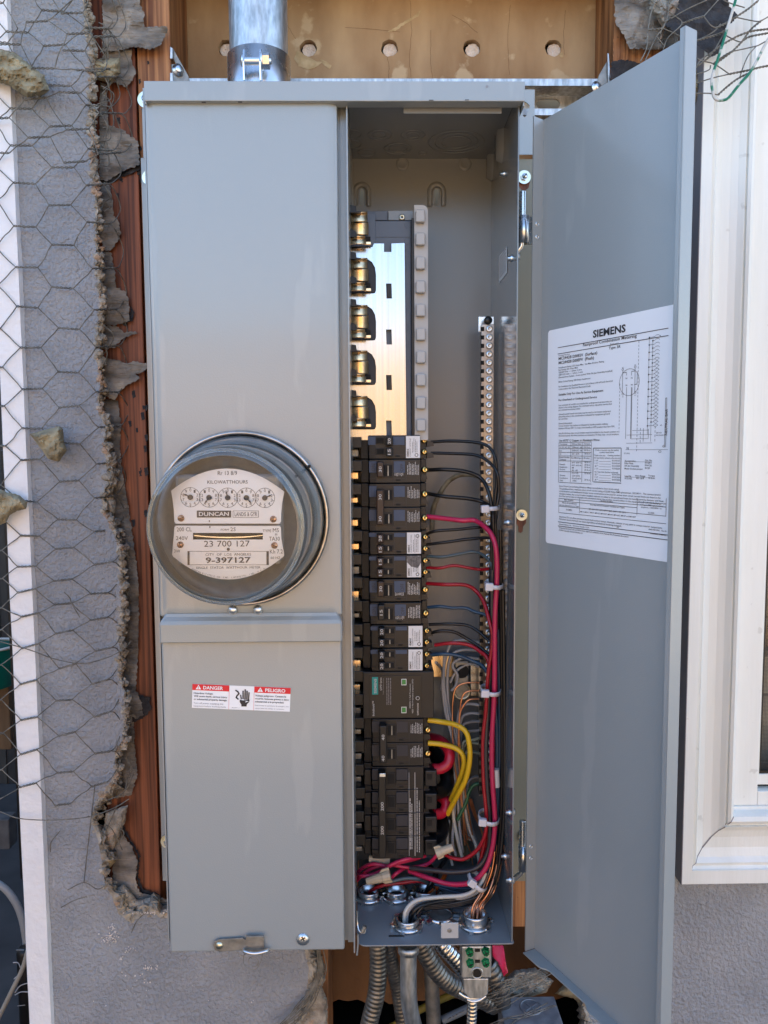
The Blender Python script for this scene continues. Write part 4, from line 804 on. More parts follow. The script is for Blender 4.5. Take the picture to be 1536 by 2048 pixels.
for k, (a, b) in enumerate([(424, 494)] + rows):
    sp = pb('stab_housing', 698, a + 2, 751, b - 1, .0885, .11, bluedk if k else slateg, base)
    mb = MB(); W = 10
    def curve(y0, y1, Ya, Yb, x1):
        vs = []
        for j in range(W + 1):
            t = j / W; y = y0 + (y1 - y0) * t; Y = Ya + (Yb - Ya) * sin(t * pi / 2)
            vs += [P(699, y, Y), P(x1, y, Y)]
        return vs
    for y0, y1, Ya, Yb, x1 in ((a + 1, a + 5, .070, .0725, 735), (a + 5, a + 19, .0725, .0715, 735), (a + 20, a + 46, .0800, .0815, 737), (b - 21, b - 17, .068, .0702, 730), (b - 17, b - 6, .0702, .0690, 732)):
        q = MB(); q.add(curve(y0, y1, Ya, Yb, x1), [(2 * j, 2 * j + 1, 2 * j + 3, 2 * j + 2) for j in range(W)], True); part('stab', q, brass, sp, solid=.0012)
    pb('stab_foot', 729, b - 11, 742, b - 5, .078, .080, brass, sp); pb('stab_gap', 731, b - 21, 741, b - 12, .080, .085, voidm, sp)
    q = MB(); q.pprism([(698, a + 34), (706, a + 35), (713, a + 39), (714, a + 49), (698, a + 50)], .066, .08); part('stab_guard', q, blk2, sp)
    q = MB(); q.pprism([(698, a - 14), (712, a - 12), (713, a - 2), (722, a - 1), (722, a + 1), (698, a + 1)], .066, .08); part('stab_guard', q, blk2, sp)
pb('barrier_edge', 823.5, 436, 829.5, 880, .083, .12, blk2, base)
# barrier strip with its row of tabs
mb = MB(); X_ = [XX(829, 640, .079), XX(856, 640, .079)]; zt0, zb0 = ZZ(843, 410, .079), ZZ(843, 880, .079); r_ = .006
pts = [(X_[0], zb0), (X_[0], zt0)] + [(X_[1] - r_ + r_ * sin(a), zt0 - r_ + r_ * cos(a)) for a in [k * pi / 12 for k in range(7)]] + [(X_[1], zb0)]
mb.prism([(a, .079, b) for a, b in pts], (0, .003, 0)); bs = part('barrier_strip', mb, tabg, pn)
tb = None
for y in (431, 479, 527, 574.5, 621, 669, 714.6, 760, 806, 850.5):
    if tb is None: tb = pb('tab', 831.5, y - 12.5, 850, y + 12.5, .0715, .079, tabg, bs, bevel=.0012)
    else: dup(tb, P(840.5 + (y - 431) * .004, y, .0752), bs)
# stab tips seen left of the breakers
k = 0; y = 874
bx = [None, None]
while y < 1700:
    dark = y > 1360
    for j, (dy, nm, m_, hh, x1) in enumerate(((0, 'stab_guard', blk2, 22, 724), (23 + random.uniform(0, 4), 'stab', (brass if random.random() < .55 else dullm) if not dark else dullm, random.uniform(9, 16), 718))):
        xo = (y - 874) * .0098
        q = MB(); q.pbox(702 + xo, y + dy, x1 + xo - random.uniform(0, 3), y + dy + hh, .078 + .016 * j, .11); part(nm, q, m_, base, bevel=.0008)
    y += 46.8
# neutral bar
YN = .100
mb = MB(); mb.box(XX(961, 1100, YN), XX(986, 1100, YN), YN, YN + .010, ZZ(973, 1592, YN), ZZ(973, 648, YN)); nb = part('neutral_bar', mb, mat('bar_metal', (.22, .20, .19), (.34, .32, .31), .3, 1, sc=(60, 60, 60)), pn, bevel=.0006, label='long silver terminal bar with a row of screws')
pb('bar_bracket', 957, 633, 988, 664, YN + .0105, YN + .0125, zinc, nb)
mb = MB(); mb.lathe([(.0045, 0), (.0045, .002), (.003, .0034), (.00001, .0036)], P(976, 641, YN - .0002), (0, -1, 0), 20); part('bar_screw', mb, blk2, nb)
def mkscrew(nm, c, r, m_, parent, n=14):
    mb = MB(); mb.lathe([(r, 0), (r, r * .35), (r * .8, r * .6), (r * .35, r * .62), (r * .3, r * .3), (.00001, r * .3)], c, (0, -1, 0), n); o = part(nm, mb, m_, parent, keep=c); return o
s0_ = None; hx = None; y = 658
while y < 1586:
    c = P(978.5 - (y - 658) * .004, y, YN - .0002)
    if s0_ is None:
        s0_ = mkscrew('screw', c, .0037, zinc, nb)
        mb = MB(); c2 = P(965, y, YN - .0004); mb.obox(c2, XV, YV, ZV, .0019, .0003, .0022); hx = part('wire_hole', mb, voidm, nb, keep=c2)
        mb = MB(); mb.obox(c + YV * (-.0024), Vector((.7, 0, .7)), YV, Vector((-.7, 0, .7)), .0022, .0003, .0005); 
    else:
        d = dup(s0_, c, nb); d.rotation_euler = (0, random.uniform(0, 3), 0); dup(hx, P(965 - (y - 658) * .004, y, YN - .0004), nb)
    y += 16.85
# lugs at the foot of the bar
lg = pb('neutral_lug', 909, 1322, 939, 1398, .124, .145, dullm, pn, bevel=.002)
mb = MB(); mb.lathe([(.010, 0), (.010, .002), (.008, .002), (.008, -.001), (.00001, -.001)], P(924, 1382, .1238), (0, -1, 0), 24); part('lug_screw', mb, zincy, lg)
mb = MB(); mb.lathe([(.008, 0), (.00001, .0004)], P(924, 1343, .1236), (0, -1, 0), 24); part('lug_bore', mb, voidm, lg)
pb('strap', 862, 1310, 912, 1354, .150, .152, brass, pn, bevel=.0005); pb('lug_arm', 941.5, 1330, 962, 1392, .125, .135, brightm, pn)

# ================================================================== WATT-HOUR METER
YM = -.060; M_ = lambda X, Y: (290 + X / 3.746, 850 + Y / 3.746)
c0 = P(486, 1036, -.004); me_ = thing('watthour_meter', 'round glass covered watt-hour meter with five dials on the left cover', 'electric meter', c0)
AX = (0, -1, 0)
mb = MB(); mb.lathe([(.077, 0), (.0815, 0), (.0835, .002), (.0838, .010), (.0825, .0125), (.0808, .0128), (.0800, .0105), (.0790, .0100), (.0785, .004)], c0, AX, 72); part('steel_ring', mb, mat('ring_steel', (.42, .38, .33), (.62, .58, .54), .32, 1, sc=(90, 90, 90), rvar=.1), me_)
pb('ring_clasp', 615, 930, 621, 936, -.0185, -.012, voidm, me_)
mb = MB(); mb.lathe([(.00001, .006), (.0775, .006), (.0770, .018), (.070, .020), (.0695, .012), (.00001, .012)], c0, AX, 48); part('base_plate', mb, mat('meter_base', (.28, .31, .33), (.36, .39, .41), .55, 0, sc=(60, 60, 60)), me_)
mb = MB(); mb.lathe([(.0785, .004), (.0785, .016), (.0755, .024), (.0745, .030), (.0738, .034), (.0725, .036)], c0, AX, 72); part('glass_flange', mb, glasse, me_)
mb = MB(); mb.lathe([(.0725, .036), (.0712, .050), (.0700, .070), (.0690, .080)], c0, AX, 72); mb.lathe([(.0690, .080), (.0672, .0868), (.0640, .0898), (.0610, .0905)], c0, AX, 72); g1 = part('glass_wall', mb, glasse, me_)
mb = MB(); mb.lathe([(.0618, .0903), (.0590, .0896), (.045, .0915), (.025, .0928), (.00001, .0932)], c0, AX, 72); part('glass_front', mb, glass, me_)
mb = MB(); torus(mb, c0 + Vector((0, -.0885, 0)), AX, .0655, .0014, 72); part('glass_bead', mb, glasse, me_)
# works behind the face
def fp(X, Y, d=0): return P(*M_(X, Y), YM - d)
mb = MB(); mb.pbox(352, 950, 560, 1130, YM + .004, YM + .036); bd = part('register_body', mb, mat('meter_frame', (.24, .26, .27), (.34, .36, .37), .5, .2, sc=(60, 60, 60)), me_, bevel=.003)
mb = MB(); mb.lathe([(.0001, 0), (.046, 0), (.046, .001), (.0001, .001)], P(453, 1070, -.008), (0, 0, 1), 48, False); part('spinning_disc', mb, brightm, me_)
def arcpts(x0, y0, x1, y1, sag, n=12):
    out = []
    for i in range(n + 1):
        t = i / n; out.append((x0 + (x1 - x0) * t, y0 + (y1 - y0) * t + sag * 4 * t * (1 - t)))
    return out
up = arcpts(196, 492, 1044, 500, -170, 20) + [(1028, 580), (1020, 660), (1019, 722), (1008, 738), (232, 738), (222, 726), (217, 640), (208, 560)]
lo_ = [(232, 754), (1008, 756), (1018, 768), (1022, 850), (1034, 920), (1044, 970), (1038, 985)] + arcpts(1030, 992, 212, 985, 168, 18) + [(203, 970), (210, 900), (218, 820), (222, 766)]
for nm, o_ in (('face_plate', up), ('face_plate', lo_)):
    hl = [[(360, 808), (884, 808), (884, 858), (360, 858)]] if o_ is lo_ else []
    mb = MB(); v_, t_ = sheet(o_, 700, holes=hl); mb.add([fp(*q) for q in v_], [tuple(reversed(k)) for k in t_]); fpo = part(nm, mb, dial, me_, solid=.0006)
pb('disc_slot', 290 + 356 / 3.746, 850 + 804 / 3.746, 290 + 888 / 3.746, 850 + 862 / 3.746, YM + .0035, YM + .0045, voidm, me_, 0)
mb = MB(); vs = []
for i in range(25):
    t = i / 24; X = 362 + 520 * t; yy_ = 824 + 14 * 4 * t * (1 - t); vs += [fp(X, yy_, -.002), fp(X, yy_ + 6 + 3 * sin(pi * t), -.002)]
mb.add(vs, [(2 * i, 2 * i + 1, 2 * i + 3, 2 * i + 2) for i in range(24)]); part('disc_edge', mb, brightm, me_)
TK = MB(); d_ = .0009
def mt(s, X, Y, X1, cap, b=0, tb_=None):
    p0, p1, p2 = fp(X, Y, d_), fp(X1, Y, d_), fp(X, Y - cap, d_); text(tb_ or TK, s, p0, XV, ZV, p2.z - p0.z, p1.x - p0.x, b)
def mrect(mb, x0, y0, x1, y1, d=.0009): mb.add([fp(x0, y0, d), fp(x1, y0, d), fp(x1, y1, d), fp(x0, y1, d)], [(0, 1, 2, 3)])
def mring(mb, cx, cy, R, th, n=36, d=.0009):
    c = fp(cx, cy, d); R = fp(cx + R, cy, d).x - c.x; th *= .00012
    for k in range(n):
        a, b = 2 * pi * k / n, 2 * pi * (k + 1) / n; mb.add([c + Vector((cos(q), 0, sin(q))) * rr for q, rr in ((a, R), (b, R), (b, R - th), (a, R - th))], [(0, 1, 2, 3)])
mt('Rr 13 8/9', 545, 375, 690, 30); mt('KILOWATTHOURS', 467, 440, 770, 25, .004)
dirs = ((-55, 28), (-35, -47), (-15, 55), (40, -45), (57, 25))
for i, (cx, cy) in enumerate(((340, 541), (480, 543), (620, 545), (760, 545), (898, 546))):
    mring(TK, cx, cy, 75, 3)
    for n_ in range(10):
        a = pi / 2 - (1 if i % 2 == 0 else -1) * 2 * pi * n_ / 10; X, Y = cx + 54 * cos(a), cy - 54 * sin(a); mt(str(n_), X - 7, Y + 11, X + 7, 22)
        mrect(TK, cx + 69 * cos(a) - 2.5, cy - 69 * sin(a) - 2.5, cx + 69 * cos(a) + 2.5, cy - 69 * sin(a) + 2.5)
    dx, dy = dirs[i]; l = sqrt(dx * dx + dy * dy); dx /= l; dy /= l; pk = MB()
    pk.lathe([(.0024, 0), (.0024, .0008), (.00001, .0008)], fp(cx, cy, .002), AX, 14, False); nx, ny = -dy, dx
    pk.prism([fp(cx + dx * 10 + nx * 6, cy - dy * 10 - ny * 6, .0024), fp(cx + dx * 62, cy - dy * 62, .0024), fp(cx + dx * 10 - nx * 6, cy - dy * 10 + ny * 6, .0024)], (0, -.0003, 0)); pk.prism([fp(cx + dx * 34 + nx * 8, cy - dy * 34 - ny * 8, .0025), fp(cx + dx * 56, cy - dy * 56, .0025), fp(cx + dx * 34 - nx * 8, cy - dy * 34 + ny * 8, .0025)], (0, -.0003, 0)); part('pointer', pk, ink, me_)
mrect(TK, 388, 641, 646, 693); TWt = MB(); p0 = fp(404, 681, .0012); text(TWt, 'DUNCAN', p0, XV, ZV, fp(404, 653, .0012).z - p0.z, fp(628, 681, .0012).x - p0.x, .012); part('white_lettering', TWt, dial, me_)
for a in ((658, 642, 852, 645), (658, 690, 852, 693), (658, 642, 661, 693), (849, 642, 852, 693)): mrect(TK, *a)
mt('LANDIS & GYR', 672, 683, 840, 30, .004)
mrect(TK, 222, 741, 1016, 748, .0003)
for s, x, y, x1, c, b in (('200 CL', 238, 797, 350, 30, 0), ('FORM', 568, 792, 628, 14, 0), ('2S', 640, 795, 680, 28, 0), ('TYPE', 882, 803, 946, 20, 0), ('MS', 958, 803, 1003, 30, 0), ('II', 975, 828, 990, 16, 0), ('240V', 232, 862, 322, 28, 0), ('TA30', 930, 867, 1010, 30, 0),
    ('23 700 127', 443, 912, 785, 44, 0), ('3W', 218, 956, 264, 24, 0), ('Kh 7.2', 936, 963, 1032, 30, 0), ('60 HZ', 942, 1004, 1014, 18, 0), ('CITY  OF  LOS  ANGELES', 453, 980, 795, 18, 0), ('9-397127', 455, 1033, 792, 40, .02), ('SINGLE  STATOR  WATTHOUR  METER', 383, 1078, 865, 17, 0)): mt(s, x, y, x1, c, b)
for a in ((318, 945, 928, 948), (318, 1046, 928, 1049), (318, 948, 334, 1046), (910, 948, 928, 1046)): mrect(TK, *a)
c = fp(624, 931, .001); TK.disc(c, AX, .0014, 16)
for x, y in ((482, 720), (486, 765)): mrect(TK, x - 4, y - 6, x + 4, y + 6)
s_ = 'DUNCAN ELECTRIC CO. INC. LAFAYETTE, IND. U.S.A.'
for i, ch in enumerate(s_):
    if ch == ' ': continue
    a = radians(-27.5 + 55.5 * i / (len(s_) - 1)); p0 = fp(622 + 592 * sin(a), 556 + 592 * cos(a), d_); R = Vector((cos(a), 0, sin(a))); U = Vector((-sin(a), 0, cos(a))); text(TK, ch, p0, R, U, .00135, None)
part('print', TK, mat('meter_ink', (.05, .04, .04), None, .5), me_)
for i, (X, Y) in enumerate(((270, 698), (962, 705), (265, 897), (970, 902))):
    mb = MB(); c = fp(X, Y, .0006); mb.lathe([(.0030, 0), (.0029, .0008), (.00001, .0013)], c, AX, 18); sc2 = part('face_screw', mb, copper, me_)
    a = .3 + i * .8; mb = MB(); mb.obox(c + YV * (-.0014), Vector((cos(a), 0, sin(a))), YV, Vector((-sin(a), 0, cos(a))), .0026, .0002, .0003); part('slot', mb, voidm, sc2)

# ================================================================== BREAKERS
BF = .0755
TXR = Vector((0, 0, 1)); TXU = Vector((-1, 0, 0))
def rtext(mb, s, xb, ys, ye, cap, Y, b=0):
    p0 = P(xb, ys, Y); w_ = P(xb, ye, Y).z - p0.z; h = P(xb + cap, ys, Y).x - p0.x; text(mb, s, p0, TXR, TXU, h, w_, b)
def rgreek(mb, xb, ys, ye, cap, Y, seed=0):
    p0 = P(xb, ys, Y); w_ = P(xb, ye, Y).z - p0.z; h = P(xb + cap, ys, Y).x - p0.x; greek(mb, p0, TXR, TXU, w_, h, seed)
def housing(root, y0, y1, x0, x1, prof):
    ym = (y0 + y1) / 2; z0, z1 = ZZ(790, y1 - .5, BF), ZZ(790, y0 + .5, BF)
    pts = [(XX(x, ym, BF), y) for x, y in prof]
    mb = MB(); mb.prism([(a, b, z0) for a, b in pts], (0, 0, z1 - z0)); return part('housing', mb, blk, root, bevel=.0005)
def bprof(x0, x1): return [(x0, .13), (x0, .088), (x0 + 15, .087), (x0 + 17, .0765), (x0 + 30, BF), (x0 + 119, BF), (x0 + 121, .087), (x1, .088), (x1, .13)]
def plate(root, nm, m_, x0, y0, x1, y1, d=.0006, bev=.0002): mb = MB(); mb.pbox(x0, y0, x1, y1, BF - d, BF - .0001); return part(nm, mb, m_, root, bevel=bev)
def terminal(root, x, y, m_=gold, r=.0036):
    mb = MB(); mb.lathe([(r, 0), (r, .0015), (r * .7, .0026), (r * .25, .0024), (.00001, .0012)], P(x, y, .0868), Vector((.35, -1, .1)), 14); return part('terminal_screw', mb, m_, root)
GRP = 'circuit breakers stacked in the right compartment'
def slot(root, x0, y0, x1, y1, strip=True, fr=2.2):
    mb = MB(); mb.pbox(x0 - fr, y0 - fr, x1 + fr, y1 + fr, BF - .0011, BF - .0002); f = part('slot_frame', mb, blk, root, bevel=.0004)
    mb = MB(); mb.pbox(x0, y0, x1, y1, BF - .0014, BF - .0012); part('slot', mb, voidm, f)
    if strip: mb = MB(); mb.pbox((x0 + x1) / 2 - .3, y0 + 1, (x0 + x1) / 2 + 1.8, y1 - 1, BF - .0018, BF - .0015); part('slot_strip', mb, dullm, f)
def handle(root, x0, y0, x1, y1, m_, txts=(), tp=.011):
    mb = MB(); Ya = BF - tp; mb.pbox(x0, y0, x1, y1, Ya, BF - .0012); h = part('handle', mb, m_, root, bevel=.0012)
    for s, yc in txts:
        mb = MB(); w_ = 2.9 * len(s); rtext(mb, s, x0 + (x1 - x0) * .5 + 2.8, yc + w_, yc - w_, 5.6, Ya - .0003, .006); part('number', mb, inkw, h)
    return h
def smalls(root, x0, y0, x1, y1, seed, m_=inkw, cap=1.9, pitch=3.1, Y=None):
    mb = MB(); Y = Y or BF - .0003; x = x0 + cap; k = 0; rr = random.Random(seed)
    while x < x1: rgreek(mb, x, y1 - rr.uniform(0, 2), y0 + rr.uniform(0, (y1 - y0) * .35), cap, Y, seed * 31 + k); x += pitch; k += 1
    part('fine_print', mb, m_, root)
def sticker(root, x0, y0, x1, y1, seed, smudge=False):
    mb = MB(); mb.pbox(x0, y0, x1, y1, BF - .0008, BF - .0001); s = part('sticker', mb, whitep, root)
    mb = MB(); rtext(mb, 'SIEMENS', x0 + 5.5, y1 - 2.5, y1 - (y1 - y0) * .42, 3.4, BF - .0011, .02); rtext(mb, 'CURRENT LIMITING', x0 + 9.5, y1 - 2.5, y0 + 5, 2.2, BF - .0011); part('print', mb, ink, s)
    smalls(s, x0 + 12, y0 + 2, x1 - 3, y1 - (10 if seed % 2 else 2), seed, ink, 1.3, 3.0, BF - .0011)
    mb = MB(); torus(mb, P(x1 - 7, y1 - 6 if seed % 2 else y0 + 7, BF - .0010), AX, .0016, .0003, 18); part('mark', mb, ink, s)
    if smudge:
        mb = MB(); po = ragged([(x0, y0), (x1, y0), (x1, y0 + 14), (x1 - 6, y0 + 24), (x0 + 9, y0 + 22), (x0, y0 + 12)], 2, .8, 4, .3); sheetmesh(mb, po, 5, lambda a, b: BF - .0010); part('smudge', mb, mat('smudge', (.11, .10, .10), (.20, .19, .18), .7, sc=(300, 300, 300)), s)
def wiretab(root, y, x=868):     # stepped plastic shield by the terminal
    mb = MB(); mb.pprism([(x - 14, y), (x - 2, y + 1), (x, y + 10), (x - 14, y + 12)], .0845, .10); part('shield', mb, blk, root)
def ticks(root, x0, y0, y1):
    mb = MB(); mb.pbox(x0 + 16.5, y1 - 9, x0 + 30, y1 - 8.2, BF - .0002, BF + .0005); mb.m = 0; part('rib', mb, bluedk, root)
    pb('rib', x0 + 66, y1 - 9, x0 + 88, y1 - 8.2, BF - .0003, BF + .0003, bluedk, root, 0); pb('rib', x0 + 2, y1 - 10, x0 + 15, y1 - 9.3, .0866, .088, bluedk, root, 0); pb('recess', x0 + 70, y1 - 7.5, x0 + 79, y1 - 4, BF - .0003, BF + .0002, voidm, root, 0)
    pb('face_edge', x0 + 90, y0 + 2, x0 + 90.7, y1 - 2, BF - .0004, BF, bluedk, root, 0); pb('face_edge', x0 + 65, y0 + 2, x0 + 65.7, y1 - 2, BF - .0004, BF, bluedk, root, 0)
def single(y0, y1, x0, amp, label, hm=brown, nm='circuit_breaker', small=True):
    r = thing(nm, label, 'circuit breaker', P(790, (y0 + y1) / 2, .1), GRP); housing(r, y0, y1, x0, x0 + 132, bprof(x0, x0 + 132)); ticks(r, x0, y0, y1)
    for a, b, t in ((16, 31, 'ON'), (65.5, 88, 'OFF')):
        p = plate(r, 'colour_plate', blue, x0 + a, y0 + 4, x0 + b, y0 + 27); mb = MB(); rtext(mb, t, x0 + b - 3, y0 + 24, y0 + 9, 7, BF - .0008); part('print', mb, bluedk, p)
    slot(r, x0 + 45, y0 + 12, x0 + 62, y0 + 34); handle(r, x0 + 32, y0 + 5, x0 + 45, y0 + 36, hm, ((amp, y0 + 20),))
    smalls(r, x0 + 92, y0 + 5, x0 + 118, y0 + 32, int(y0)); smalls(r, x0 + 67, y0 + 25, x0 + 86, y0 + 34, int(y0) + 1, cap=1.5, pitch=2.6); terminal(r, x0 + 127, y0 + 21); wiretab(r, y0 + 30, x0 + 133); return r
def twin(y0, y1, x0, amps, label, right=False, smudge=False, seed=1):
    r = thing('twin_circuit_breaker', label, 'circuit breaker', P(790, (y0 + y1) / 2, .1), GRP); housing(r, y0, y1, x0, x0 + 132, bprof(x0, x0 + 132)); ticks(r, x0, y0, y1)
    for a, b in ((15, 30), (65, 88)): plate(r, 'colour_plate', blue, x0 + a, y0 + 3, x0 + b, y0 + (20 if right else 11))
    for k, am in enumerate(amps):
        yy_ = y0 + 4 + k * 22
        if right: slot(r, x0 + 32, yy_ + 2, x0 + 46, yy_ + 12, False, 1.5); handle(r, x0 + 51, yy_ - 1, x0 + 64, yy_ + 17, blk, ((am, yy_ + 8),))
        else: slot(r, x0 + 44, yy_ + 3, x0 + 62, yy_ + 13, True, 1.5); handle(r, x0 + 31, yy_ + 2, x0 + 44, yy_ + 19, brown if amps[1] != '20' else blk, ((am, yy_ + 10),))
        terminal(r, x0 + 127, y0 + 11 + k * 23, r=.0032)
    sticker(r, x0 + 91, y0 + 2, x0 + 119, y1 - 2, seed, smudge); wiretab(r, y0 + 12, x0 + (147 if right else 140)); wiretab(r, y0 + 35, x0 + (147 if right else 140)); return r
single_x = 722
twin(870, 918, 721, ('20', '15'), 'topmost black twin breaker with handles marked 20 and 15 pushed right', True, seed=1)
single(918.5, 966, 722, '30', 'black breaker with brown handle marked 30 just below the topmost one')
def double(y0, y1, x0, label, m_, amps, ty0, ty1, bl=blue, old=False):
    r = thing('double_pole_breaker', label, 'circuit breaker', P(790, (y0 + y1) / 2, .1), GRP); h = (y1 - y0) / 2
    for k in (0, 1):
        a = y0 + h * k; housing(r, a, a + h, x0, x0 + 132, bprof(x0, x0 + 132)); ticks(r, x0, a, a + h)
        for p_, q_ in ((16, 31), (65.5, 88)): plate(r, 'colour_plate', bl, x0 + p_, a + 5, x0 + q_, a + 27)
        slot(r, x0 + 47, a + 13, x0 + 63, a + 33); smalls(r, x0 + 93, a + 5, x0 + 117, a + 30, int(a), cap=1.7); terminal(r, x0 + 127, a + 21); wiretab(r, a + 30, x0 + 133)
    handle(r, x0 + 31, ty0, x0 + 45.5, ty1, m_, tuple(amps), .013); return r
double(967, 1062.5, 722, 'double breaker joined by a brown handle bar marked 30 twice', brown, (('30', 994), ('30', 1038)), 980, 1050)
twin(1063, 1109.5, 723, ('20', '15'), 'twin breaker with white sticker directly below the brown-barred double breaker', seed=2)
twin(1110, 1156.5, 723, ('15', '15'), 'twin breaker marked 15 twice with a smudged grey sticker', smudge=True, seed=3)
single(1158, 1203.5, 723, '30', 'black breaker with brown handle marked 30 below the smudged sticker')
single(1205, 1249, 724, '15', 'black single breaker with a black handle marked 15', blk)
twin(1250, 1296, 726, ('20', '20'), 'twin breaker marked 20 twice, upper of the two above the surge protector', seed=5)
twin(1297, 1342.5, 726, ('20', '20'), 'twin breaker marked 20 twice resting directly on the surge protector', seed=6)
double(1438, 1532.5, 728, 'double breaker with a black handle bar marked 40 twice', blk, (('40', 1475), ('40', 1517)), 1452, 1527, bluedk)
# surge protector
sp = thing('surge_protector', 'black surge protector block with two green indicator windows', 'surge protector', P(797, 1390, .1))
mb = MB(); mb.pbox(726, 1343.5, 868, 1437, .0755, .13); part('housing', mb, blk, sp, bevel=.0008); Q_ = lambda X, Y: (700 + X / 4.267, 1200 + Y / 4.267)
def qb(nm, m_, X0_, Y0_, X1_, Y1_, d, parent=sp, bev=.0002): a, b = Q_(X0_, Y0_), Q_(X1_, Y1_); return pb(nm, a[0], a[1], b[0], b[1], .0755 - d, .0754, m_, parent, bev)
fpz = qb('face', blk2, 170, 645, 608, 1000, .0006, bev=.0004); qb('brand_panel', teal, 188, 658, 240, 808, .0008)
for a in (676, 914): qb('window_frame', whitep, 438, a - 2, 482, a + 52, .0008); qb('indicator', green, 443, a + 4, 477, a + 46, .0012)
mw, mg = MB(), MB(); YQ = .0744
def qt(mb, s, X, Y0_, Y1_, cap, b=0, Y=.0742): a = Q_(X, Y0_); rtext(mb, s, a[0], a[1], Q_(X, Y1_)[1], cap / 4.267, Y, b)
qt(mw, 'SIEMENS', 226, 797, 672, 20, .02); qt(mw, 'QSPD Series', 270, 772, 662, 14, .008); qt(mw, 'BoltShield™', 208, 990, 862, 15, .015); qt(mw, 'GREEN = Full Protection', 518, 925, 715, 11); qt(mw, 'RED = No Protection (replace SPD)', 540, 965, 675, 11); qt(mw, 'QSPD2A036B', 585, 985, 880, 12, .01)
qt(mg, 'Surge Protective Device', 288, 806, 668, 9)
for k, X in enumerate((318, 334, 350)): rgreek(mg, *Q_(X, 895), Q_(0, 665)[1], 1.9, .0742, k)
mb = MB(); torus(mb, P(*Q_(578, 838), .0746), AX, .0019, .0003, 20); part('mark', mb, inkw, sp); part('white_lettering', mw, inkw, sp); part('small_lettering', mg, inkg, sp)
pb('green_dot', 1, 1, 2, 2, .0754, .0755, blk, sp, 0) if False else None
# main breaker
mnb = thing('main_breaker', 'four pole main breaker with a long black bar marked 200 twice', 'main breaker', P(797, 1625, .1))
for k in range(4):
    a = 1533.5 + 46.1 * k; housing(mnb, a, a + 46, 728, 862, bprof(728, 860)); ticks(mnb, 728, a, a + 46)
    for p_, q_ in ((16, 30), (64, 88)): 
        pl = plate(mnb, 'dark_plate', bluedk, 728 + p_, a + 5, 728 + q_, a + 27, .0022, .0006); pb('plate_foot', 728 + p_, a + 28, 728 + q_, a + 35, BF - .0010, BF - .0002, blk, mnb, .0003)
    mb = MB(); rtext(mb, 'ON', 728 + 84, a + 23, a + 9, 6, BF - .0008); part('print', mb, blk, pl)
    pb('pole_edge', 732, a + .2, 860, a + 1.1, BF - .0008, BF - .0002, bluedk, mnb, 0); pb('side_step', 729, a + 6, 742, a + 36, .0845, .0869, blk, mnb, .0006)
    slot(mnb, 728 + 48, a + 14, 728 + 61, a + 34, False)
    mb = MB(); mb.pbox(850, a + 8, 874, a + 40, .0795, .10); t_ = part('terminal_block', mb, blk, mnb, bevel=.0012); mb = MB(); mb.pbox(854, a + 15, 864, a + 26, .0788, .0794); part('recess', mb, voidm, t_)
hb = handle(mnb, 757, 1548, 772, 1717, blk2, (('200', 1613), ('200', 1661)), .015)
mb = MB(); mb.pbox(759, 1547, 771, 1554, .0595, .0602); part('metal_tip', mb, zinc, hb, bevel=.0004)
smalls(mnb, 819, 1560, 828, 1700, 5, cap=2.2, pitch=3.4); smalls(mnb, 833, 1556, 843, 1705, 9, cap=2, pitch=4.4)
for x0_, x1_ in ((829.5, 830.5), (818, 818.6)): pb('rule', x0_, 1545, x1_, 1712, BF - .0005, BF - .0002, inkw, mnb, 0)
# ================================================================== WIRES
GW = 'insulated wires in the right compartment'
def wire(label, m_, r, Y, pts, nm='wire', n=5, grp=GW, cat_='wire', rf=None):
    mb = MB(); mb.tube(cat(pw(pts, Y), n), r, 8, rf=rf); o = part(nm, mb, m_, None); tag(o, label, cat_, grp); return o
R1, R2, R3 = .0017, .0021, .0027
E = .089
wire('upper thin black wire from the topmost twin breaker', w_blk, R1, .07, [(862, 884, E), (900, 882, .08), (945, 884), (975, 892, .062), (990, 915, .055), (994, 960, .055), (990, 1010, .055), (993, 1100, .056), (996, 1250, .06), (997, 1400, .062), (1000, 1600, .06), (1001, 1700, .058), (992, 1770, .05)])
wire('lower thin black wire from the topmost twin breaker', w_blk, R1, .07, [(862, 906, E), (905, 907, .08), (950, 910), (975, 922, .062), (994, 945, .052), (998, 985, .052), (993, 1020, .052), (990, 1100, .06), (993, 1300, .064), (995, 1500, .066), (997, 1680, .06), (985, 1765, .06)])
wire('black wire from the single 30 breaker curving down at the right', w_blk, R2, .075, [(854, 940, E), (890, 939), (930, 943), (960, 955), (975, 978, .066), (983, 1012, .062), (984, 1060, .062), (981, 1200, .066), (986, 1320, .066)])
wire('black wire from the upper pole of the brown-barred double breaker', w_blk, R2, .075, [(854, 987, E), (890, 993), (935, 997), (965, 1004), (983, 1018, .062), (987, 1060, .058), (986, 1250, .062), (983, 1420, .066), (984, 1600, .062), (985, 1690, .06)])
wire('worn pale wire rising behind the black wires to the terminal bar', w_tan, .0028, .12, [(864, 1060, .14), (866, 1020, .135), (878, 990, .125), (896, 964), (918, 950, .11), (942, 949, .104), (962, 954, .1)])
wire('thick pink wire sweeping from the brown-barred breaker down the whole bundle', w_pink, R3, .07, [(854, 1033, E), (890, 1037, .08), (925, 1041), (950, 1041), (972, 1056, .056), (986, 1075, .046), (993, 1105, .042), (994, 1160, .042), (990, 1240, .042), (989, 1380, .044), (984, 1480, .046), (985, 1560, .046), (990, 1640, .046), (984, 1700, .046), (968, 1742, .046), (940, 1765, .05), (900, 1768, .06), (860, 1757, .07), (818, 1742, .085)])
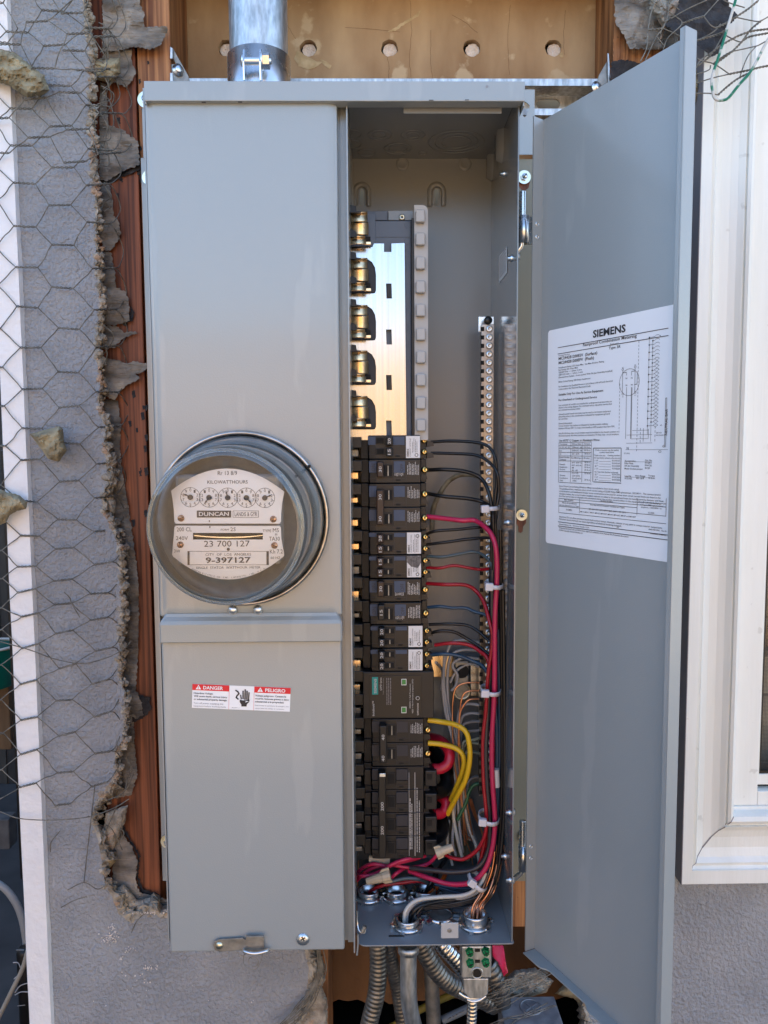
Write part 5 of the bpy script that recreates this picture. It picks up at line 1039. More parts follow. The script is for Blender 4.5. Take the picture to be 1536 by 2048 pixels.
wire('upper black wire of the twin breaker marked 20 over 15', w_blk, R1, .08, [(854, 1068, E), (872, 1062), (915, 1059), (955, 1055), (985, 1057, .064), (992, 1090, .056)])
wire('lower black wire of the twin breaker marked 20 over 15', w_blk, R1, .08, [(854, 1089, E), (895, 1084), (940, 1078), (985, 1078, .066), (993, 1110, .06)])
wire('slate grey wire from the smudged twin breaker', w_slate, R1, .08, [(854, 1112, E), (885, 1114), (920, 1108), (950, 1104), (970, 1113, .07), (984, 1132, .062), (990, 1180, .06), (998, 1300, .06), (1001, 1450, .056), (1004, 1560, .052), (998, 1660, .056)])
wire('thin red wire from the smudged twin breaker', w_red, R1, .078, [(854, 1135, E), (880, 1136), (908, 1131), (940, 1136), (962, 1139), (985, 1136, .062)])
wire('red wire from the single 30 breaker winding down beside the pink one', w_red, R2, .072, [(854, 1167, E), (890, 1169), (930, 1170), (952, 1182), (968, 1205, .062), (978, 1240, .052), (985, 1270, .048), (982, 1310, .048), (976, 1350, .05), (972, 1420, .052), (966, 1480, .054), (967, 1560, .054), (972, 1620, .052), (972, 1660, .052), (958, 1695, .055), (930, 1717, .06), (905, 1716, .066), (886, 1706, .075)])
wire('blue wire from the single breaker marked 15', w_blue, R1 * 1.1, .08, [(856, 1215, E), (880, 1213), (905, 1216), (930, 1216), (950, 1224, .076), (974, 1232, .07), (990, 1260, .062), (999, 1340, .058), (1002, 1450, .055), (999, 1560, .055), (994, 1640, .057), (985, 1720, .06)])
wire('upper black wire above the red one from the upper 20 twin breaker', w_blk, R1, .08, [(858, 1249, E), (900, 1248), (935, 1251), (958, 1264, .074), (978, 1282, .066)])
wire('lower black wire arching from the upper 20 twin breaker', w_blk, R1 * 1.1, .08, [(856, 1268, E), (880, 1262), (908, 1264), (935, 1278), (960, 1294, .072), (978, 1310, .064)])
wire('red wire arching from the lower 20 twin breaker', w_red, R2, .076, [(870, 1290, .086), (905, 1286), (938, 1290), (960, 1303, .068), (976, 1320, .06), (981, 1370, .058), (990, 1440, .06), (986, 1530, .06), (980, 1640, .062), (966, 1720, .066)])
wire('blue wire arching from the lower 20 twin breaker', w_blue, R2, .078, [(858, 1311, E), (885, 1308), (915, 1311), (945, 1322), (968, 1335, .07), (984, 1370, .06), (993, 1440, .056), (994, 1540, .054), (990, 1640, .056), (978, 1740, .058), (955, 1772, .06), (915, 1776, .07), (870, 1768, .08)])
wire('second blue wire running down the right of the bundle', w_blue, R2, .055, [(996, 1260), (998, 1340), (1000, 1440), (999, 1540), (994, 1620), (988, 1700), (970, 1768, .06), (930, 1786, .07), (880, 1775, .08)])
wire('charcoal wire between the red and pink wires of the bundle', w_dbrn, R3, .054, [(985, 1140, .06), (983, 1300), (977, 1400), (972, 1500), (975, 1580), (980, 1650), (977, 1700), (955, 1735), (910, 1744, .06), (860, 1740, .07), (820, 1736, .08)])
wire('dark red wire half hidden behind the pink wire', w_red, R2, .062, [(992, 1290), (994, 1380), (990, 1460), (986, 1560), (976, 1640), (966, 1700), (955, 1740)])
wire('outermost black wire along the compartment side', w_blk, R2, .045, [(1006, 1180), (1008, 1320), (1009, 1480), (1008, 1620), (1002, 1700), (990, 1760), (960, 1790, .055), (900, 1803, .05), (850, 1810, .04), (822, 1845, .035)])
wire('black wire behind the zip ties of the bundle', w_blk, R2, .052, [(1001, 1060), (1002, 1200), (1004, 1400), (1004, 1560), (999, 1680), (985, 1750), (940, 1792), (880, 1802, .045), (835, 1815, .035), (818, 1845, .035)])
yel = mat('ins_yellow_worn', (.60, .38, .01), (.66, .42, .015), .35, sc=(20, 20, 20), speck=((.10, .06, .01), 260, .66))
wire('upper thick yellow wire from the double 40 breaker', yel, .0030, .07, [(856, 1440, .086), (885, 1444, .082), (912, 1450, .074), (932, 1464, .068), (939, 1492, .066), (939, 1525, .066), (930, 1562, .07), (912, 1596, .08), (895, 1628, .095)])
wire('lower thick yellow wire from the double 40 breaker', yel, .0030, .078, [(856, 1486, .086), (885, 1489, .084), (912, 1497, .08), (927, 1513, .078), (926, 1540, .08), (914, 1572, .088), (902, 1600, .1)])
w_cab = ins('ins_deep_red', (.42, .012, .035)); wire('fat red service cable bent back into the main breaker', w_cab, .0062, .095, [(862, 1476, .13), (882, 1482, .115), (898, 1502, .1), (897, 1525, .094), (882, 1537, .092), (866, 1538, .09)], nm='service_cable', cat_='cable', grp='service cables')
wire('second fat red service cable low at the main breaker', w_cab, .0060, .095, [(874, 1590, .12), (890, 1600, .105), (892, 1614, .1), (884, 1626, .096), (868, 1628, .092)], nm='service_cable', cat_='cable', grp='service cables')
wire('fat black service cable between the two red ones', w_blk, .0085, .105, [(866, 1500, .15), (892, 1545, .12), (894, 1568, .11), (882, 1582, .102), (866, 1582, .095)], nm='service_cable', cat_='cable', grp='service cables')
wire('fat black service cable under the lower red one', w_blk, .0085, .105, [(866, 1600, .15), (882, 1640, .12), (884, 1658, .11), (876, 1672, .102), (862, 1672, .095)], nm='service_cable', cat_='cable', grp='service cables')
# neutrals and grounds coming off the terminal bar
GN = 'grey neutral wires fanning off the terminal bar'
nl = [('grey wire looping over the brass strap to the top of the lug', [(962, 1286), (930, 1280), (905, 1285), (893, 1310), (885, 1360), (890, 1420), (905, 1480), (914, 1560), (918, 1640), (925, 1705)]),
      ('grey wire arching just above the terminal lug', [(962, 1301), (925, 1300), (902, 1312), (895, 1350), (897, 1410), (912, 1480), (922, 1560), (920, 1640)]),
      ('grey wire passing over the lug into the left loop', [(962, 1318), (925, 1316), (905, 1330), (915, 1350), (912, 1370), (903, 1382)]),
      ('grey wire hugging the lug on its right', [(962, 1335), (940, 1328), (915, 1340), (900, 1365)]),
      ('grey wire curling from under the surge protector', [(872, 1325), (884, 1340), (886, 1362), (880, 1380)]),
      ('long pale grey wire falling beside the surge protector', [(889, 1310), (888, 1370), (896, 1430), (908, 1500), (910, 1600), (905, 1680), (912, 1710)]),
      ('grey wire leaving the bar below the copper ones', [(962, 1411), (935, 1408), (920, 1420), (914, 1460), (916, 1540), (924, 1620)]),
      ('grey wire second below the copper ones', [(962, 1428), (938, 1427), (922, 1440), (918, 1500), (926, 1600)]),
      ('grey wire third below the copper ones', [(962, 1443), (940, 1444), (924, 1456), (921, 1520), (930, 1620), (940, 1680)]),
      ('grey wire fourth below the copper ones', [(962, 1461), (935, 1463), (922, 1470), (922, 1540), (936, 1640), (955, 1700)]),
      ('pale greenish wire bent up to the bar', [(960, 1476), (940, 1482), (925, 1490), (922, 1560)]),
      ('pale greenish wire just under the upward bent one', [(962, 1488), (940, 1486), (926, 1500), (924, 1580)]),
      ('lowest pale greenish wire on the bar', [(962, 1508), (944, 1504), (930, 1512), (926, 1600)]),
      ('white wire hooked over near the foot of the bar', [(962, 1553), (945, 1556), (936, 1568), (934, 1600), (942, 1650), (955, 1690), (962, 1720)])]
for i, (lb_, pts) in enumerate(nl):
    wire(lb_, w_grey if i not in (10, 11, 12) else mat('ins_sage%d' % i if False else 'ins_sage', (.26, .29, .22), None, .4), R1, .11, [(x, y, .101 + .003 * (i % 4) if k == 0 else .112 + .004 * (i % 5)) for k, (x, y) in enumerate(pts)], grp=GN)
GC = 'bare copper ground wires'
for lb_, pts in (('bare copper wire topmost off the bar by the lug screw', [(962, 1365), (930, 1366), (912, 1376), (906, 1400), (905, 1440), (908, 1520), (922, 1600), (935, 1680)]), ('bare copper wire second off the bar crossing the lug foot', [(962, 1381), (935, 1383), (924, 1396), (919, 1430), (917, 1500), (924, 1600), (930, 1690)]),
                 ('bare copper wire third off the bar', [(962, 1398), (940, 1399), (928, 1410), (920, 1430), (919, 1480), (930, 1580), (945, 1670)])):
    wire(lb_, copper, .0010, .108, pts, nm='copper_wire', grp=GC)
wire('green wire hooked near the foot of the bar', w_grn, R2, .108, [(963, 1566), (948, 1570), (938, 1584), (932, 1605), (915, 1640)], grp=None)
for k, (x0_, x1_) in enumerate(((940, 965), (944, 968), (948, 972), (905, 955), (912, 940))):
    wire(('bare copper strand crossing low behind the bundle', 'bare copper strand beside the low crossing one', 'third low copper strand behind the bundle', 'bare copper strand slanting left to right behind the nut', 'short copper strand above the tan wire connector')[k], copper, .0008, .12, [(x0_ - 5, 1590 + k * 4), (x0_ + 8, 1630 + k * 6), (x1_, 1670 + k * 8), (x1_ + 6, 1730)], nm='copper_wire', grp=GC)
ol = mat('ins_olive', (.12, .12, .08), (.2, .2, .14), .5)
for k in range(4):
    wire(('olive sheathed cable far left behind the yellow wires', 'olive sheathed cable second from left behind the yellow wires', 'olive sheathed cable third from left behind the yellow wires', 'olive sheathed cable rightmost behind the yellow wires')[k], ol, .0028, .135, [(925 + k * 5, 1480), (915 + k * 7, 1560), (906 + k * 9, 1640), (912 + k * 8, 1720)], nm='cable', cat_='cable', grp='olive cables at the back')
wire('white wire dropping from the bar beside the green one', w_wht, R2, .115, [(922, 1540), (928, 1600), (936, 1650), (952, 1690), (960, 1730)], grp=GW); wire('white wire passing the tan connector on its right', w_wht, R2, .11, [(904, 1585), (908, 1640), (918, 1690), (926, 1720)], grp=GW); wire('pale wire at the left behind the main breaker terminals', w_wht, R1, .12, [(898, 1640), (895, 1690), (905, 1730)], grp=GW)
# bottom: loops, nuts
wire('upper pink loop under the main breaker', w_pink, R2, .085, [(712, 1762, .1), (740, 1738), (780, 1730), (820, 1735), (855, 1728), (872, 1712, .08), (880, 1700, .08)])
wire('lower pink loop under the main breaker', w_pink, R2, .080, [(712, 1752, .1), (722, 1738, .09), (745, 1728), (775, 1732), (800, 1725), (840, 1715, .09)])
wire('pink wire returning from the left to the tan connector', w_pink, R2, .075, [(716, 1744, .1), (722, 1752), (750, 1748), (785, 1728), (815, 1718), (850, 1712, .09)])
wire('short pink wire leaving the lower tan connector', w_pink, R2, .078, [(780, 1757), (795, 1745), (812, 1734, .095)])
wire('slate wire from the lower tan connector into the floor', w_slate, R2, .075, [(778, 1764), (810, 1757), (835, 1758), (855, 1766, .085), (862, 1780, .09)])
wire('red wire running from the left fitting under the connector', w_red, R2, .08, [(738, 1784, .088), (760, 1772), (800, 1766), (835, 1762), (858, 1768, .09)])
wire('orange wire entering the third floor fitting', w_org, R3, .088, [(850, 1790, .09), (872, 1776), (884, 1762), (890, 1750, .1)])
wire('black wire dipping into the third floor fitting', w_blk, R3, .09, [(848, 1790, .09), (862, 1765, .085), (880, 1735, .1), (895, 1715, .12)])
wire('second black wire dipping into the third floor fitting', w_blk, R3, .092, [(855, 1788, .09), (872, 1755), (860, 1730, .11)])
wire('grey wire curving into the front conduit fitting', w_grey, .0020, .05, [(812, 1850, .032), (816, 1822, .036), (838, 1803, .042), (880, 1798, .048), (930, 1795, .05), (962, 1778, .052), (976, 1752, .056)])
wire('white wire on top of the curve into the front conduit fitting', w_wht, .0022, .046, [(808, 1850, .03), (812, 1820, .034), (835, 1800, .04), (880, 1794, .044), (930, 1790, .046), (958, 1772, .048), (972, 1745, .052)])
for k in range(3): wire(('dark wire deepest in the front conduit fitting', 'dark wire in the middle of the front conduit fitting', 'dark wire nearest in the front conduit fitting')[k], w_blk, R2, .05, [(818 + k * 4, 1850, .034), (824 + k * 4, 1825, .038), (850, 1812 + k * 3), (910, 1806 + k * 3), (962, 1790 + k * 3), (985, 1760, .055)])
for k in range(6):
    o = wire(('leftmost', 'second', 'third', 'fourth', 'fifth', 'rightmost')[k] + ' copper strand rising out of the right floor fitting', copper, .0010, .05, [(942 + k * 4.0, 1838, .03 + .004 * (k % 3)), (946 + k * 4.2, 1812, .034 + .005 * (k % 2)), (962 + k * 5, 1785, .040 + .006 * (k % 3)), (980 + k * 4, 1740, .055 - .006 * (k % 2)), (988 + k * 3, 1690, .056)], nm='copper_wire', grp='copper strands in the right fitting')
nutl = MB()
def wnut(label, x0, y0, x1, y1, r0, r1, Y):
    a, b = P(x0, y0, Y), P(x1, y1, Y); L = (b - a).length; mb = MB(); mb.lathe([(r0 * .8, 0), (r0, .0004), (r0, L * .32), (r0 * .93, L * .34), (r0 * .9, L * .36), (r1, L), (r1 * .6, L * 1.01), (.00001, L * 1.01)], a, b - a, 12, False)
    d = (b - a).normalized(); up = Vector((-d.z, 0, d.x)); 
    for s_ in (-1, 1): mb.prism([a + up * s_ * r0 * .9, a + up * s_ * (r0 * 1.45), a + d * L * .3 + up * s_ * r0 * 1.4, a + d * L * .42 + up * s_ * r0 * .85], (0, .0016, 0))
    tag(part('wire_connector', mb, nutm), label, 'wire connector', 'tan wire connectors')
wnut('tan wire connector lying lower left under the main breaker', 781, 1750, 733, 1763, .0060, .0038, .066)
wnut('tan wire connector right of the main breaker foot', 872, 1707, 906, 1694, .0052, .0040, .066)
wnut('tan wire connector tucked under the left end of the main breaker', 780, 1719, 738, 1718, .0055, .0045, .088)
# zip ties round the bundle
def tie(label, x0, x1, y, Ya, tilt=0, hw_=9):
    a, b = P(x0, y, Ya), P(x1, y + tilt, Ya); c = (a + b) / 2; u = (b - a); R = u.length / 2; u.normalize(); v = YV * .75; mb = MB(); n = 28; vs = []
    hz = Vector((-u.z, 0, u.x)) * .0022
    for k in range(n): q = 2 * pi * k / n; p = c + u * (R * cos(q)) + YV * (.012 - .016 * sin(q)); vs += [p - hz, p + hz]
    mb.add(vs, [(2 * k, 2 * k + 1, (2 * k + 3) % (2 * n), (2 * k + 2) % (2 * n)) for k in range(n)], True)
    rt = thing('zip_tie', label, 'zip tie', c, 'nylon zip ties round the wire bundle'); part('strap', mb, tiem, rt, solid=.0007)
    mb = MB(); h0 = a + u * .002 + YV * (-.001); mb.obox(h0, u, YV, Vector((-u.z, 0, u.x)), .0042, .0030, .0040); part('head', mb, tiem, rt, bevel=.001)
tie('topmost white zip tie where the black wires turn down', 966, 1002, 1018, .052, -2)
tie('white zip tie between the 15 and 30 breakers on the bundle', 974, 1008, 1173, .038, 2)
tie('white zip tie at the height of the surge protector', 966, 1004, 1386, .040, 2)
tie('white zip tie beside the foot of the main breaker', 961, 1001, 1643, .042, 4)
tie('lowest white zip tie where the bundle turns left', 941, 974, 1763, .040, 22)
mb = MB(); mb.tube(cat(pw([(991, 1538), (992, 1556), (993, 1573)], .050)), .0040, 12); tag(part('marker_tape', mb, stickt), 'white marker tape wrapped on the blue wires of the bundle', 'tape')
# ================================================================== FLOOR FITTINGS, CONDUITS BELOW
def fitting(root, px, py, Y, R=.0125, h=.009, m_=zinc):
    c = P(px, py, Y); c.z = ZB + T; mb = MB(); pr = [(R * .78, 0)]
    mb.lathe([(R, 0), (R, h * .15)] + [(R * (1.0 if k % 2 else .95), h * (.2 + .1 * k)) for k in range(8)] + [(R * .9, h * 1.02), (R * .82, h * .98), (R * .80, -.01)], c, (0, 0, 1), 28); part('threaded_collar', mb, m_, root)
    mb = MB(); mb.lathe([(R * 1.02, .0002), (R * 1.3, .0002), (R * 1.33, .0030), (R * 1.02, .0034)], c, (0, 0, 1), 28)
    for k in range(6):
        a = 2 * pi * k / 6 + .2; u = Vector((cos(a), sin(a), 0)); mb.obox(c + u * R * 1.38 + ZV * .002, u, Vector((-u.y, u.x, 0)), ZV, .0016, .0022, .0018)
    part('locknut', mb, m_, root)
    mb = MB(); mb.disc(c + ZV * .0003, (0, 0, 1), R * .8); part('bore', mb, voidm, root); return c
def conduit(name, label, m_, r, path, grp=None, rib=0, fit=None, cat_='conduit'):
    rt = thing(name, label, cat_, path[0], grp); q = cat(path, 40 if rib else 10); mb = MB()
    if rib:
        L = 0; d = [0]
        for a, b in zip(q[:-1], q[1:]): L += (b - a).length; d.append(L)
        mb.tube(q, r, 18, rf=lambda i, m: 1 + .10 * (abs(sin(pi * d[i] / rib)) - .5))
    else: mb.tube(q, r, 20)
    part('tube', mb, m_, rt)
    if fit: fitting(rt, *fit)
    return rt
conduit('metal_conduit', 'smooth steel conduit dropping from the front of the cabinet floor', galv, .0088, [P(817, 1893, .03), P(817, 1960, .03), P(819, 2010, .032), P(830, 2060, .04), P(850, 2140, .06)], fit=(815, 1850, .030))
rt = thing('conduit_coupling', 'round coupling at the top of the smooth steel conduit', 'coupling', P(817, 1898, .03)); mb = MB(); mb.lathe([(.009, 0), (.0112, 0), (.0112, .006), (.0092, .0075)], P(817, 1903, .03), (0, 0, 1), 24); part('sleeve', mb, galv, rt)
GF = 'flexible metal conduits under the cabinet'
conduit('flexible_conduit', 'dull ribbed flexible conduit leftmost under the cabinet', flexm, .0098, [P(754, 1850, .083), P(757, 1930, .083), P(752, 1990, .082), P(738, 2050, .08), P(725, 2130, .08)], GF, .0052, fit=(737, 1800, .083))
conduit('flexible_conduit', 'dark flexible conduit behind the smooth steel one', flexm, .0085, [P(772, 1860, .12), P(782, 1920, .13), P(796, 1980, .14), P(806, 2050, .14), P(810, 2120, .14)], GF, .005, fit=(793, 1797, .083))
conduit('flexible_conduit', 'ribbed flexible conduit slanting right behind the ground block', flexm, .0105, [P(838, 1880, .085), P(862, 1925, .088), P(895, 1962, .095), P(940, 1985, .105), P(990, 2010, .12)], GF, .0055, fit=(850, 1793, .083))
conduit('flexible_conduit', 'short shiny flexible conduit just left of the ground block', brightm, .010, [P(868, 1870, .115), P(890, 1895, .115), P(915, 1922, .12), P(945, 1965, .13)], GF, .0055)
conduit('flexible_conduit', 'bright wide ribbed conduit just right of the ground block', flexm, .0105, [P(975, 1925, .10), P(988, 1950, .10), P(1000, 1975, .105), P(1004, 2010, .12)], GF, .0068)
conduit('old_pipe', 'old dull pipe standing in the wall cavity behind the steel conduit', dullm, .0090, [P(862, 1920, .15), P(864, 1980, .15), P(868, 2060, .15), P(870, 2150, .15)], cat_='pipe')
conduit('armoured_cable', 'small shiny armoured cable hanging below the ground block', brightm, .0052, [P(944, 1992, .022), P(944, 2020, .022), P(942, 2060, .022), P(940, 2120, .03)], None, .0042, cat_='cable')
rt = thing('copper_fitting', 'threaded floor fitting at the right with copper strands rising from it', 'conduit fitting', P(950, 1850, .03)); fitting(rt, 950, 1850, .030, .0130, .013)
# open knockout between the two front fittings
c = P(880, 1836, .045); c.z = ZB + T; ko = MB(); ko.lathe([(.0125, .0003), (.0125, .003), (.0145, .0032), (.0145, .0003)], c, (0, 0, 1), 28)
for k in range(8): a = 2 * pi * k / 8; u = Vector((cos(a), sin(a), 0)); ko.obox(c + u * .0175 + ZV * .002, u, Vector((-u.y, u.x, 0)), ZV, .0032, .0024, .0012)
ln = part('knockout_seal', ko, zinc, fl); mb = MB(); mb.disc(c + ZV * .0006, (0, 0, 1), .0122); part('seal_cup', mb, dullm, fl)
# small square tab with a screw and a slot in the floor, latch hook at the left
q = pb('door_tab', 882, 1846, 917, 1877, -.006, -.0045, tabg, pn, .0006); mb = MB(); mb.lathe([(.0022, 0), (.0018, .0008), (.0004, .0004)], P(899, 1861, -.0062), AX, 14); part('rivet', mb, dullm, q)
c = P(793, 1876, .012); mb = MB(); mb.box(c.x - .008, c.x + .008, c.y - .0008, c.y + .0008, ZB + T + .0001, ZB + T + .0008); part('floor_slot', mb, voidm, fl)
mb = MB(); mb.tube(cat(pw([(715, 1822, .0), (715, 1845, 0), (719, 1862, -.004), (729, 1866, -.006), (731, 1858, -.006)]), 6), .0009, 8); mb.tube(cat(pw([(716, 1868, -.002), (716, 1890, -.002), (714, 1910, -.002)]), 4), .0010, 8); part('latch_spring', mb, zinc, pn)
mb = MB(); mb.tube(pw([(724, 1864), (730, 1852)], -.006), .0022, 10); part('spring_pin', mb, dullm, pn)
# ground block
gb = thing('ground_block', 'grey ground terminal block with four green screws below the cabinet', 'terminal block', P(953, 1945, .02))
pb('block_body', 923, 1893, 983, 1957, .012, .030, galv, gb, .0015); mb = MB(); mb.pprism([(926, 1957.5), (977, 1957.5), (976, 1988), (968, 1998), (940, 1998), (928, 1986)], .013, .03); part('block_neck', mb, galv, gb, bevel=.001)
for x, y in ((939, 1902), (971, 1901), (940, 1924), (971, 1923)):
    mb = MB(); c = P(x, y, .0118); mb.lathe([(.0045, 0), (.0045, .0015), (.0036, .003), (.0036, .005), (.00001, .0052)], c, AX, 6, False); s_ = part('green_screw', mb, greens, gb)
    for a in (.4, 1.97): mb = MB(); mb.obox(c + YV * (-.0053), Vector((cos(a), 0, sin(a))), YV, Vector((-sin(a), 0, cos(a))), .0028, .0002, .0004); part('slot', mb, voidm, s_)
for y in (1901, 1923): pb('port', 950, y - 3, 960, y + 3, .0114, .0119, voidm, gb, 0)
mb = MB(); mb.lathe([(.0042, 0), (.0042, .001), (.00001, .001)], P(954, 1946, .0118), AX, 18, False); part('centre_screw', mb, blk2, gb); mb = MB(); torus(mb, P(954, 1946, .0118), AX, .0056, .0010, 24); part('boss_ring', mb, galv, gb)
mb = MB(); mb.tube(cat(pw([(917, 1985), (930, 1993), (945, 1996), (960, 1994)], .016)), .0022, 10); mb.tube(cat(pw([(934, 1999), (946, 2003), (960, 2000), (972, 1992)], .014)), .0014, 8); tag(part('cable_clamp', mb, zinc), 'bent wire clamp at the foot of the ground block', 'clamp')
mb = MB(); pl_ = ragged([(983, 1890), (1004, 1890), (1010, 1915), (1016, 1945), (1008, 1952), (996, 1925), (984, 1912)], 4, .8, 3); sheetmesh(mb, pl_, 6, lambda x, y: .05 + .01 * sin(x * .12)); tag(part('pink_strip', mb, w_pink, solid=.0015), 'folded pink plastic strip hanging right of the ground block', 'plastic strip')
wire('yellow cable crossing low in the wall cavity', mat('dull_yellow', (.30, .22, .03), None, .5), .0045, .19, [(780, 2056), (830, 2025), (880, 2000), (925, 1980)], nm='cavity_cable', cat_='cable', grp=None); mb = MB(); mb.tube(pw([(885, 2040), (955, 2008)], .16), .005, 10); tag(part('cavity_cable', mb, mat('cable_bluegrey', (.16, .20, .24), None, .5)), 'blue grey cable end crossing low in the wall cavity', 'cable')
mb = MB(); text(mb, 'AWG /', P(893, 2041, .1545), (P(955, 2008, .1545) - P(893, 2041, .1545)).normalized(), Vector((.45, 0, .89)), .003, .03); part('print', mb, ink, bpy.data.objects['cavity_cable.001'])
jb = thing('junction_box', 'dark grey square junction box with a crossed knockout at the bottom right', 'junction box', P(1060, 2010, .08)); zj = ZZ(1050, 1993, .13)
jm = mat('box_metal', (.20, .22, .25), (.36, .39, .43), .45, .3, sc=(60, 60, 60), det=6, bump=.0003, bsc=200)
mb = MB(); mb.box(XX(996, 1993, .13), XX(1108, 1993, .13), .015, .13, zj - .08, zj); part('body', mb, jm, jb, bevel=.0012); c = Pz(1062, 2014, zj + .0005); mb = MB(); torus(mb, c, (0, 0, 1), .0125, .0008, 28); mb.obox(c, Vector((.8, .6, 0)), Vector((-.6, .8, 0)), ZV, .009, .0007, .0005); mb.obox(c + ZV * .0002, Vector((-.6, .8, 0)), Vector((.8, .6, 0)), ZV, .009, .0007, .0005); part('knockout', mb, jm, jb)
# ================================================================== TOP: SERVICE PIPE, CLAMP, STRUT, BRACKETS
YP = .118; cx_ = XX(517.5, 90, YP); rp = .0309
sp_ = thing('service_pipe', 'wide galvanised service pipe entering the cabinet top', 'pipe', (cx_, YP, ZTp)); mb = MB(); mb.lathe([(rp, 0), (rp, .6)], (cx_, YP, ZTp - .002), (0, 0, 1), 64); part('tube', mb, galv, sp_)
cl = thing('pipe_clamp', 'zinc strap clamp with bolt and nut round the service pipe', 'pipe clamp', (cx_, YP, ZTp + .02)); zc0, zc1 = ZTp - .002, ZZ(470, 119, YP)
mb = MB(); mb.lathe([(rp + .0012, zc0), (rp + .0028, zc0), (rp + .0028, zc1), (rp + .0012, zc1)], (cx_, YP, 0), (0, 0, 1), 64); part('band', mb, zinc, cl)
for x in (486.5, 519.5):
    xx = XX(x, 120, .075); mb = MB(); za_, zb_ = ZZ(x, 163, .075), ZZ(x, 92, .075); pts = [(.088, za_), (.072, za_), (.070, (za_ + zb_) / 2), (.074, zb_ - .004), (.080, zb_), (.088, zb_ - .002)]; mb.prism([(xx, a, b) for a, b in pts], (.0016, 0, 0)); part('ear', mb, zinc, cl)
zbt = ZZ(510, 122, .076)
def xlathe(nm, pr, x0, n=20, m_=zinc): mb = MB(); mb.lathe(pr, (x0, .076, zbt), (1, 0, 0), n, n > 8); part(nm, mb, m_, cl)
xa_ = XX(481, 120, .076); xb_ = XX(543, 120, .076)
xlathe('bolt', [(.00001, 0), (.0045, .0004), (.0075, .0028), (.0075, .0032), (.0042, .0033)] + [(.0042 if k % 2 else .0036, .0034 + .0008 * k) for k in range(int((xb_ - xa_ - .005) / .0008))] + [(.003, xb_ - xa_), (.00001, xb_ - xa_)], xa_)
xn = XX(523, 120, .076); xlathe('nut', [(.0036, 0), (.0078, 0), (.0078, .0065), (.0036, .0065)], xn + .0018, 6, brightm); xlathe('washer', [(.0036, 0), (.0085, 0), (.0085, .0015), (.0036, .0015)], xn, 24)
su = thing('strut_channel', 'slotted galvanised strut channel spanning behind the cabinet top', 'strut channel', P(800, 190, .18)); xs0, xs1 = XX(377, 160, .175), XX(1206, 180, .175)
def zr(y, Y=.170): return ZZ(800, y, Y)
mb = MB(); mb.prism([(xs0, a, b) for a, b in ((.170, zr(157)), (.212, zr(157)), (.212, zr(157) - .0025), (.1725, zr(157) - .0025), (.1725, zr(171)), (.170, zr(171)))], (xs1 - xs0, 0, 0)); part('top_rail', mb, galv, su)
mb = MB(); mb.prism([(xs0, a, b) for a, b in ((.170, zr(217)), (.1725, zr(217)), (.1725, zr(230) + .0025), (.212, zr(230) + .0025), (.212, zr(230)), (.170, zr(230)))], (xs1 - xs0, 0, 0)); part('bottom_rail', mb, galv, su)
def sl_(x0, x1, y0, y1): 
    r = (y1 - y0) / 2; c = (y0 + y1) / 2; return [(x0 + r - r * sin(a), c - r * cos(a)) for a in [k * pi / 8 for k in range(9)]] + [(x1 - r + r * sin(a), c + r * cos(a)) for a in [k * pi / 8 for k in range(9)]]
mb = MB(); sheetmesh(mb, [(392, 168), (1188, 168), (1188, 226), (392, 226)], 300, lambda x, y: .210, holes=[sl_(1072, 1119, 199, 220), sl_(960, 1010, 199, 220), sl_(850, 900, 199, 220), sl_(740, 790, 199, 220)], smooth=False); part('web', mb, galv, su, solid=.002)
def bracket(lbl, polys, scr, Y):
    rt = thing('strut_bracket', lbl, 'bracket', P(scr[0], scr[1], Y), 'brackets at the ends of the strut')
    for k, p_ in enumerate(polys): mb = MB(); mb.pprism(p_, Y - .004 * k, Y + .0022 - .004 * k); part('plate', mb, galv if k else dullm, rt, bevel=.0003)
    mb = MB(); c = P(scr[0], scr[1], Y - .0002); mb.lathe([(.0072, 0), (.0072, .0015), (.0045, .002), (.0045, .004), (.003, .0048), (.00001, .005)], c, Vector((.5, -1, .1)), 18); part('screw', mb, zinc, rt)
bracket('small strut bracket screwed to the left stud above the cabinet', [[(342, 94), (346, 97), (377, 152), (379, 164), (342, 164), (342, 128), (352, 128), (346, 115)], [(340, 93), (345, 96), (345, 117), (340, 117)], [(340, 145), (345, 146), (346, 164), (340, 163)]], (357, 141), .168)
bracket('small strut bracket at the right end of the strut behind the door', [[(1192, 176), (1198, 150), (1214, 122), (1217, 124), (1217, 175)], [(1215, 106), (1218, 107), (1222, 172), (1217, 174)]], (1193, 176), .168)
# ================================================================== WIRE MESH
def strand(mb, a, b, r, tw=0, n=None):
    a, b = Vector(a), Vector(b); L = (b - a).length
    if not tw: 
        m = (a + b) / 2 + Vector((random.uniform(-1, 1), random.uniform(-1, 1), random.uniform(-1, 1))) * L * .03; m2 = a.lerp(b, .75) + Vector((random.uniform(-1, 1), 0, random.uniform(-1, 1))) * L * .03; mb.tube(cat([a, m * .5 + a * .5 + (m - (a + b) / 2) * .4, m, m2, b], 2), r, 5, cap=False); return
    d = (b - a).normalized(); u = d.orthogonal().normalized(); v = d.cross(u); K = n or 14
    for ph in (0, pi): mb.tube([a + d * L * i / K + (u * cos(ph + tw * 2 * pi * i / K) + v * sin(ph + tw * 2 * pi * i / K)) * r * 1.35 for i in range(K + 1)], r, 5, cap=False)
WR = .0006
mb = MB()
ysA = [-100, -20, 58, 135, 212, 293, 370, 448, 534, 617, 698, 780, 855, 925, 1000, 1068, 1130, 1190, 1236, 1298, 1368, 1438, 1509, 1575, 1640]
